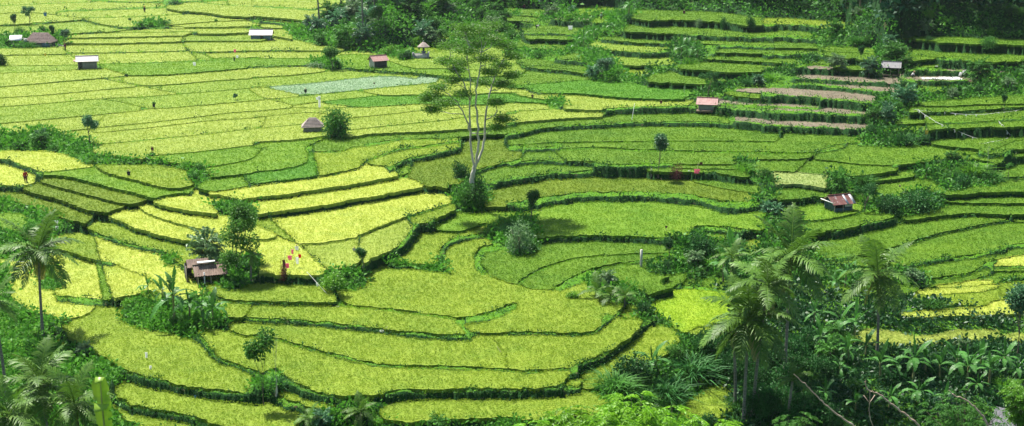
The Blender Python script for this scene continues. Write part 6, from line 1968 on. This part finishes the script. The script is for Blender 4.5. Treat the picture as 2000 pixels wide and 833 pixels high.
string_line([(820, 505, 3), (866, 500, 3)], 'thin cord at the end of the grassy bank in the centre', 0, .012, .0, 6) if False else None
# drying sheets, winnowing screens, ladder, at the upper right
p = spot(1833, 157)
def sheet(p, w_, d_, label, mat, rz=0, name='drying_sheet'):
    n = 16; V_ = []
    for k in (1, 0):
        for j in range(n+1):
            for i in range(n+1):
                V_.append(((i/n-.5)*w_, (j/n-.5)*d_, .10+.10*float(vnoise(np.array(i*.6+p.x), np.array(j*.9), 5))+k*.02))
    m = (n+1)**2; q_ = []
    for j in range(n):
        for i in range(n):
            a = j*(n+1)+i; q_ += [a, a+1, a+n+2, a+n+1, m+a, m+a+n+1, m+a+n+2, m+a+1]
    o = link(name, raw_mesh(name, V_, q_, [4]*(2*n*n), mat, smooth=True), None, p, (0, 0, rz)); return set_props(o, label, 'sheet')
sheet(spot(1858, 156)+Vector((0, .3, 0)), 3.0, 2.6, 'bluish white plastic sheet spread for drying, nearer the upright screens', M_TARP, .05)
sheet(spot(1822, 156)+Vector((0, .3, 0)), 3.4, 1.8, 'cream coloured sheet spread for drying, nearer the hut', M_CLOTHW, -.04)
for u, v, w_, h_, rx, lb in ((1874, 151, 6, 9, .25, 'white winnowing screen standing upright right of the sheets'), (1885, 147, 8, 8, -.35, 'pale slanted winnowing screen behind the upright one')):
    p = spot(u, v); s_ = px_m(p); o = thing('winnowing_screen', p, lb, 'screen')
    b = Buf(); abox(b, (0, 0, h_/s_*.6), (w_/s_, .03, h_/s_), .5); child('panel', b.mesh('panel', M_CLOTHW), o, rot=(.1, rx, .2))
    b = Buf(); add_tube(b, [(0, .3, 0), (0, .02, h_/s_)], [.02, .02], 4); child('prop', b.mesh('prop', M_BAMB), o)
p = spot(1760, 162); o = thing('ladder', p, 'short wooden ladder leaning on the bank below the grey roofed hut', 'ladder', None, 0)
b = Buf()
for x in (-.22, .22): add_tube(b, [(x, 0, -.1), (x+.15, .4, 1.3)], [.025, .025], 4)
child('rail', b.mesh('rail', M_BAMB), o); b = Buf()
for k in range(5): t = .12+k*.2; add_tube(b, [(-.22+.15*t, .4*t, 1.4*t-.1), (.22+.15*t, .4*t, 1.4*t-.1)], [.02, .02], 4)
child('rung', b.mesh('rung', M_BAMB), o)
p = spot(1958+32, 745); s_ = px_m(p); o = thing('lamp_post', p, 'thin pale post with a short slanting arm at the lower right edge', 'post')
b = Buf(); add_tube(b, [(0, 0, -.3), (0, 0, 38/s_)], [.03, .03], 6); child('pole', b.mesh('pole', M_WHITE), o); b = Buf(); add_tube(b, [(0, 0, 38/s_), (.6, 0, 32/s_)], [.03, .04], 6); child('arm', b.mesh('arm', M_WHITE), o)
print('objects', time.time()-T0)
# ---------------------------------------------------------------- the near slope below the viewpoint
def spray_tree(name, p, R_, label, mat, n=46, H=None, leafL=.5, seed=0, cat='tree', lift=0.0):
    """crown of drooping pinnate sprays on a thin trunk; p = crown centre"""
    rs = np.random.RandomState(seed); gz = float(ground_z(p.x, p.y)); base = Vector((p.x, p.y, gz)); h = p.z-gz
    o = thing(name, base, label, cat); tb = Buf(); lb = Buf()
    add_tube(tb, curve((0, 0, -.2), (0, 0, 1), h*.8, (0, 0, 0), 6, rs, .03), np.linspace(.09, .05, 7), 6)
    for i in range(n):
        a = rs.uniform(0, 6.28); el = rs.uniform(-.1, 1.3); st = np.array([0, 0, h*.75])
        d = np.array([math.cos(a)*math.cos(el), math.sin(a)*math.cos(el), math.sin(el)])
        tip = np.array([0, 0, h-R_*.35])+d*R_*rs.uniform(.55, 1.05)*[1, 1, .8]
        mid = (st+tip)/2+np.array([0, 0, R_*.12]); add_tube(tb, [st, mid, tip], [.03, .018, .008], 3, .5, cap=False)
        for f in (1.0, .8, .6, .45):
            q_ = st*(1-f)+tip*f+np.array([0, 0, R_*.1*math.sin(f*3)])
            for s in range(3):
                az = a+rs.uniform(-1.3, 1.3); c = curve(q_, (math.cos(az), math.sin(az), .35), leafL*rs.uniform(.7, 1.2), (0, 0, 0), 5, rs, .05, 1.0)
                m = 11; t = np.linspace(.1, 1, m); sg = np.linspace(0, 1, len(c)); P = np.stack([np.interp(t, sg, c[:, k]) for k in range(3)], 1)
                T = unit(np.gradient(P, axis=0)); S0 = unit(np.cross(T, [0, 0, 1.0])+1e-6); tn = np.clip(.05+.6*rs.rand()+.35*rs.rand(m), 0, 1)
                for sd_ in (-1, 1): add_leaves(lb, P, S0*sd_+T*.5+rs.normal(size=(m, 3))*.1, leafL*.28, leafL*.10, tn, 0, .2, rs)
    child('trunk', tb.mesh('trunk', BARK, True), o); child('crown', lb.mesh('crown', LEAFM[mat]), o); return o
for i, (u, v, R_, y, lb) in enumerate(((1065, 845, 60, 54, 'lime green feathery treetop at the bottom, leftmost of the row'), (1130, 822, 62, 52, 'lime green feathery treetop at the bottom, second from the left'), (1238, 800, 66, 50, 'tallest lime green feathery treetop at the bottom centre right'), (1190, 838, 52, 48, 'low lime green treetop between the second and the tallest'), (1312, 822, 58, 51, 'lime green feathery treetop right of the tallest one'), (1390, 842, 56, 50, 'lime green feathery treetop at the bottom, rightmost of the row'))):
    c = bear(u, v, y); spray_tree('feathery_tree', c, R_/px_m(c), lb, 'lime', 24, seed=i+3, leafL=.62)
for i, (u, v, R_, y, m_, lb) in enumerate(((1885, 800, 84, 60, 'mid', 'dark green feathery tree in front of the banana grove at lower right'), (2002, 762, 34, 58, 'fresh', 'bright leafy shrub at the right edge below the slender tree'), (1560, 835, 50, 66, 'mid', 'dark feathery shrub below the palm cluster at the bottom'))):
    c = bear(u, v, y); spray_tree('feathery_tree', c, R_/px_m(c), lb, m_, 44, seed=i+13, leafL=.42)
# bare branches reaching up from the near slope
def bare_limb(pts, y, label, subs=(), r=.028):
    P = [bear(u, v, y) for u, v in pts]; last = P[-1]; gx, gy = last.x+.6, last.y+.4; base = Vector((gx, gy, float(ground_z(gx, gy))))
    o = thing('bare_branch', base, label, 'bare branch'); b = Buf(); n = len(P)
    L = [tuple(q-base) for q in P]+[tuple((last-base)*.5+Vector((.1, 0, 0))), (0, 0, -.2)]
    t = np.linspace(0, len(L)-1, len(L)*6); LL = np.stack([np.interp(t, range(len(L)), [l[k] for l in L]) for k in range(3)], 1)
    LL = np.array([(LL[max(i-1, 0)]+LL[i]*2+LL[min(i+1, len(LL)-1)])/4 for i in range(len(LL))]); LL[1:-1] += _rs.normal(size=(len(LL)-2, 3))*.012
    add_tube(b, LL, np.linspace(r*.5, r*1.8, len(LL)), 6, .5); child('limb', b.mesh('limb', M_LIMB, True), o)
    for s in subs:
        b = Buf(); S_ = [tuple(bear(u, v, y)-base) for u, v in s]; add_tube(b, S_, np.linspace(r*.3, r*.6, len(S_)), 5, .5); child('twig', b.mesh('twig', M_LIMB, True), o)
M_LIMB = plain('pale_bare_bark', (.52, .40, .30), (.34, .24, .17), .8, 8)
bare_limb([(1549, 730), (1575, 753), (1603, 783), (1628, 805), (1655, 824), (1680, 842)], 42, 'leafless pale branch slanting down at the bottom, leftmost of three')
bare_limb([(1691, 742), (1690, 752), (1697, 763), (1722, 773), (1750, 797), (1775, 814), (1800, 836)], 42, 'forked leafless pale branch slanting down at the bottom, middle of three', [[(1699, 764), (1699, 785), (1697, 800), (1700, 820), (1708, 840)], [(1697, 786), (1687, 773)], [(1698, 788), (1709, 772)]])
bare_limb([(1852, 762), (1862, 772), (1885, 780), (1905, 797), (1922, 815), (1932, 838)], 41, 'curved leafless pale branch at the bottom, rightmost of three')
# the near banana leaf, light through one half painted into its tone, standing up at the bottom left
pn = bear(206, 840, 34); gz = float(ground_z(pn.x, pn.y)); s_ = px_m(pn)
o = thing('banana_plant', Vector((pn.x, pn.y, gz)), 'nearest banana plant with one tall glowing rolled leaf at the bottom left', 'banana plant')
h0 = pn.z-gz; b = Buf(); add_tube(b, [(0, 0, -.2), (.03, 0, h0*.5), (0, 0, h0-.3)], [.13, .10, .06], 8); child('stem', b.mesh('stem', m_banst, True), o)
b = Buf(); n = 22; Hl = 116/s_; rsN = np.random.RandomState(4); V_ = []; tn = []
prev = None
for i in range(n+1):
    t = i/n; z = h0-.25+(Hl+.2)*t; w = 17/s_*(1 if t < .78 else math.sqrt(max(0, 1-((t-.78)/.225)**2)))*(1+.04*rsN.normal())
    xo = (-.10+.06*math.sin(t*5))*.4
    if .52 < t < .60: w *= 1.12
    row = []
    for k in range(9):
        a = (k/8-.5)*2; row.append((xo+w*a*(1-.12*a), .26*w*(a*a)*2.2-.10*(a > 0)*a*w*3-(.1*w if .5 < t < .6 else 0), z+abs(a)*.05*(1-t)+(.03*a if t > .9 else 0)))
    V_.append(row)
V_ = np.array(V_).reshape(-1, 3); q_ = []
tears = {(6, 7), (6, 6), (12, 0), (12, 1), (15, 7), (3, 0), (9, 7)}
for i in range(n):
    for k in range(8):
        if (i, k) in tears: continue
        a = i*9+k; q_ += [a, a+1, a+10, a+9]
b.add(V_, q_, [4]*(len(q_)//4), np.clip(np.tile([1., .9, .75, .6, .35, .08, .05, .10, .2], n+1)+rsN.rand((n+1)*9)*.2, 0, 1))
# folded tip and a curled flap half way up
for zc, wd, dn in ((h0-.25+(Hl+.2)*.56, 15/s_, .16), (h0-.25+(Hl+.2)*.98, 9/s_, .12)):
    fl = []
    for j in range(5):
        for k in range(7):
            a = (k/6-.5)*2; t = j/4
            fl.append((-.02+wd*a*(1-.2*t), -.10-.16*math.sin(t*1.7)+.05*a*a, zc+.03*math.cos(a)-dn*t*(1-.3*a)))
    q_ = []
    for j in range(4):
        for k in range(6): a = j*7+k; q_ += [a, a+1, a+8, a+7]
    b.add(fl, q_, [4]*24, .9+.1*rsN.rand(35))
lf = child('leaf', b.mesh('leaf', foliage('banana_leaf_lit_tint', (.015, .10, .005), (.25, .42, .03), .35, .4, .4, 2.5), True), o)
b = Buf(); add_tube(b, [(-.01, -.02, h0-.3), (-.03, -.03, h0+Hl*.5), (-.03, -.02, h0+Hl*.93)], [.03, .02, .006], 6); child('midrib', b.mesh('midrib', m_rachis, True), lf)
for i, (e, rz) in enumerate(((3, .3), (4, 2.4), (3, -1.8))):
    c = child('leaf', BL[e], o, loc=(0, 0, h0-.35), rot=(0, .25, rz)); c.scale = (1.5,)*3
for s_name, lst in (('x', ()),): pass
# unused prototypes are removed
for i, u_ in enumerate(BUSED):
    if not u_:
        for c in list(BAN[i].children): bpy.data.objects.remove(c)
        bpy.data.objects.remove(BAN[i])
print('near', time.time()-T0)
# ---------------------------------------------------------------- light, air, camera
SUN_EL, SUN_AZ = math.radians(58), math.radians(-38)      # high, from the far left
sd = Vector((math.sin(SUN_AZ)*math.cos(SUN_EL), math.cos(SUN_AZ)*math.cos(SUN_EL), math.sin(SUN_EL)))
w = bpy.data.worlds.new('World'); scn.world = w; w.use_nodes = True
nt = w.node_tree; nt.nodes.clear()
bg = nt.nodes.new('ShaderNodeBackground'); sky = nt.nodes.new('ShaderNodeTexSky'); wo = nt.nodes.new('ShaderNodeOutputWorld')
sky.sky_type = 'NISHITA'; sky.sun_disc = False; sky.sun_elevation = SUN_EL; sky.sun_rotation = SUN_AZ
sky.air_density = 1.0; sky.dust_density = 1.0
bg.inputs[1].default_value = .08
nt.links.new(sky.outputs[0], bg.inputs[0]); nt.links.new(bg.outputs[0], wo.inputs[0])
ld = bpy.data.lights.new('sun', 'SUN'); ld.energy = 5.0; ld.angle = math.radians(.53); ld.color = (1, .95, .86)
lo = bpy.data.objects.new('sun', ld); COL.objects.link(lo); lo.rotation_euler = sd.to_track_quat('Z', 'Y').to_euler()
cd = bpy.data.cameras.new('camera'); cam = bpy.data.objects.new('camera', cd); COL.objects.link(cam)
cam.location = (0, 0, ZC); cam.rotation_euler = (math.pi/2-PITCH, 0, 0)
cd.sensor_width = 36; cd.lens = 36*FPX/2000; cd.clip_end = 3000; cd.clip_start = .3
scn.camera = cam
scn.view_settings.view_transform = 'Standard'; scn.view_settings.look = 'None'
scn.view_settings.gamma = 1; scn.view_settings.exposure = 1.28
scn.render.resolution_x = 1024; scn.render.resolution_y = 426
# the thin milky air of the valley
hz = bmesh.new(); bmesh.ops.create_cube(hz, size=1)
for v_ in hz.verts: v_.co = Vector((v_.co.x*1300, v_.co.y*1400+440, v_.co.z*240+100))
me = bpy.data.meshes.new('haze'); hz.to_mesh(me)
mh, nt, out = newmat('valley_air'); pv = nt.nodes.new('ShaderNodeVolumePrincipled')
pv.inputs['Color'].default_value = (.80, .92, 1, 1); pv.inputs['Density'].default_value = .00005; pv.inputs['Anisotropy'].default_value = .3
nt.links.new(pv.outputs[0], out.inputs['Volume']); me.materials.append(mh)
ho = link('haze', me); ho['kind'] = 'stuff'; ho['label'] = 'thin pale haze hanging over the far fields'; ho['category'] = 'haze'
print('all done', time.time()-T0)
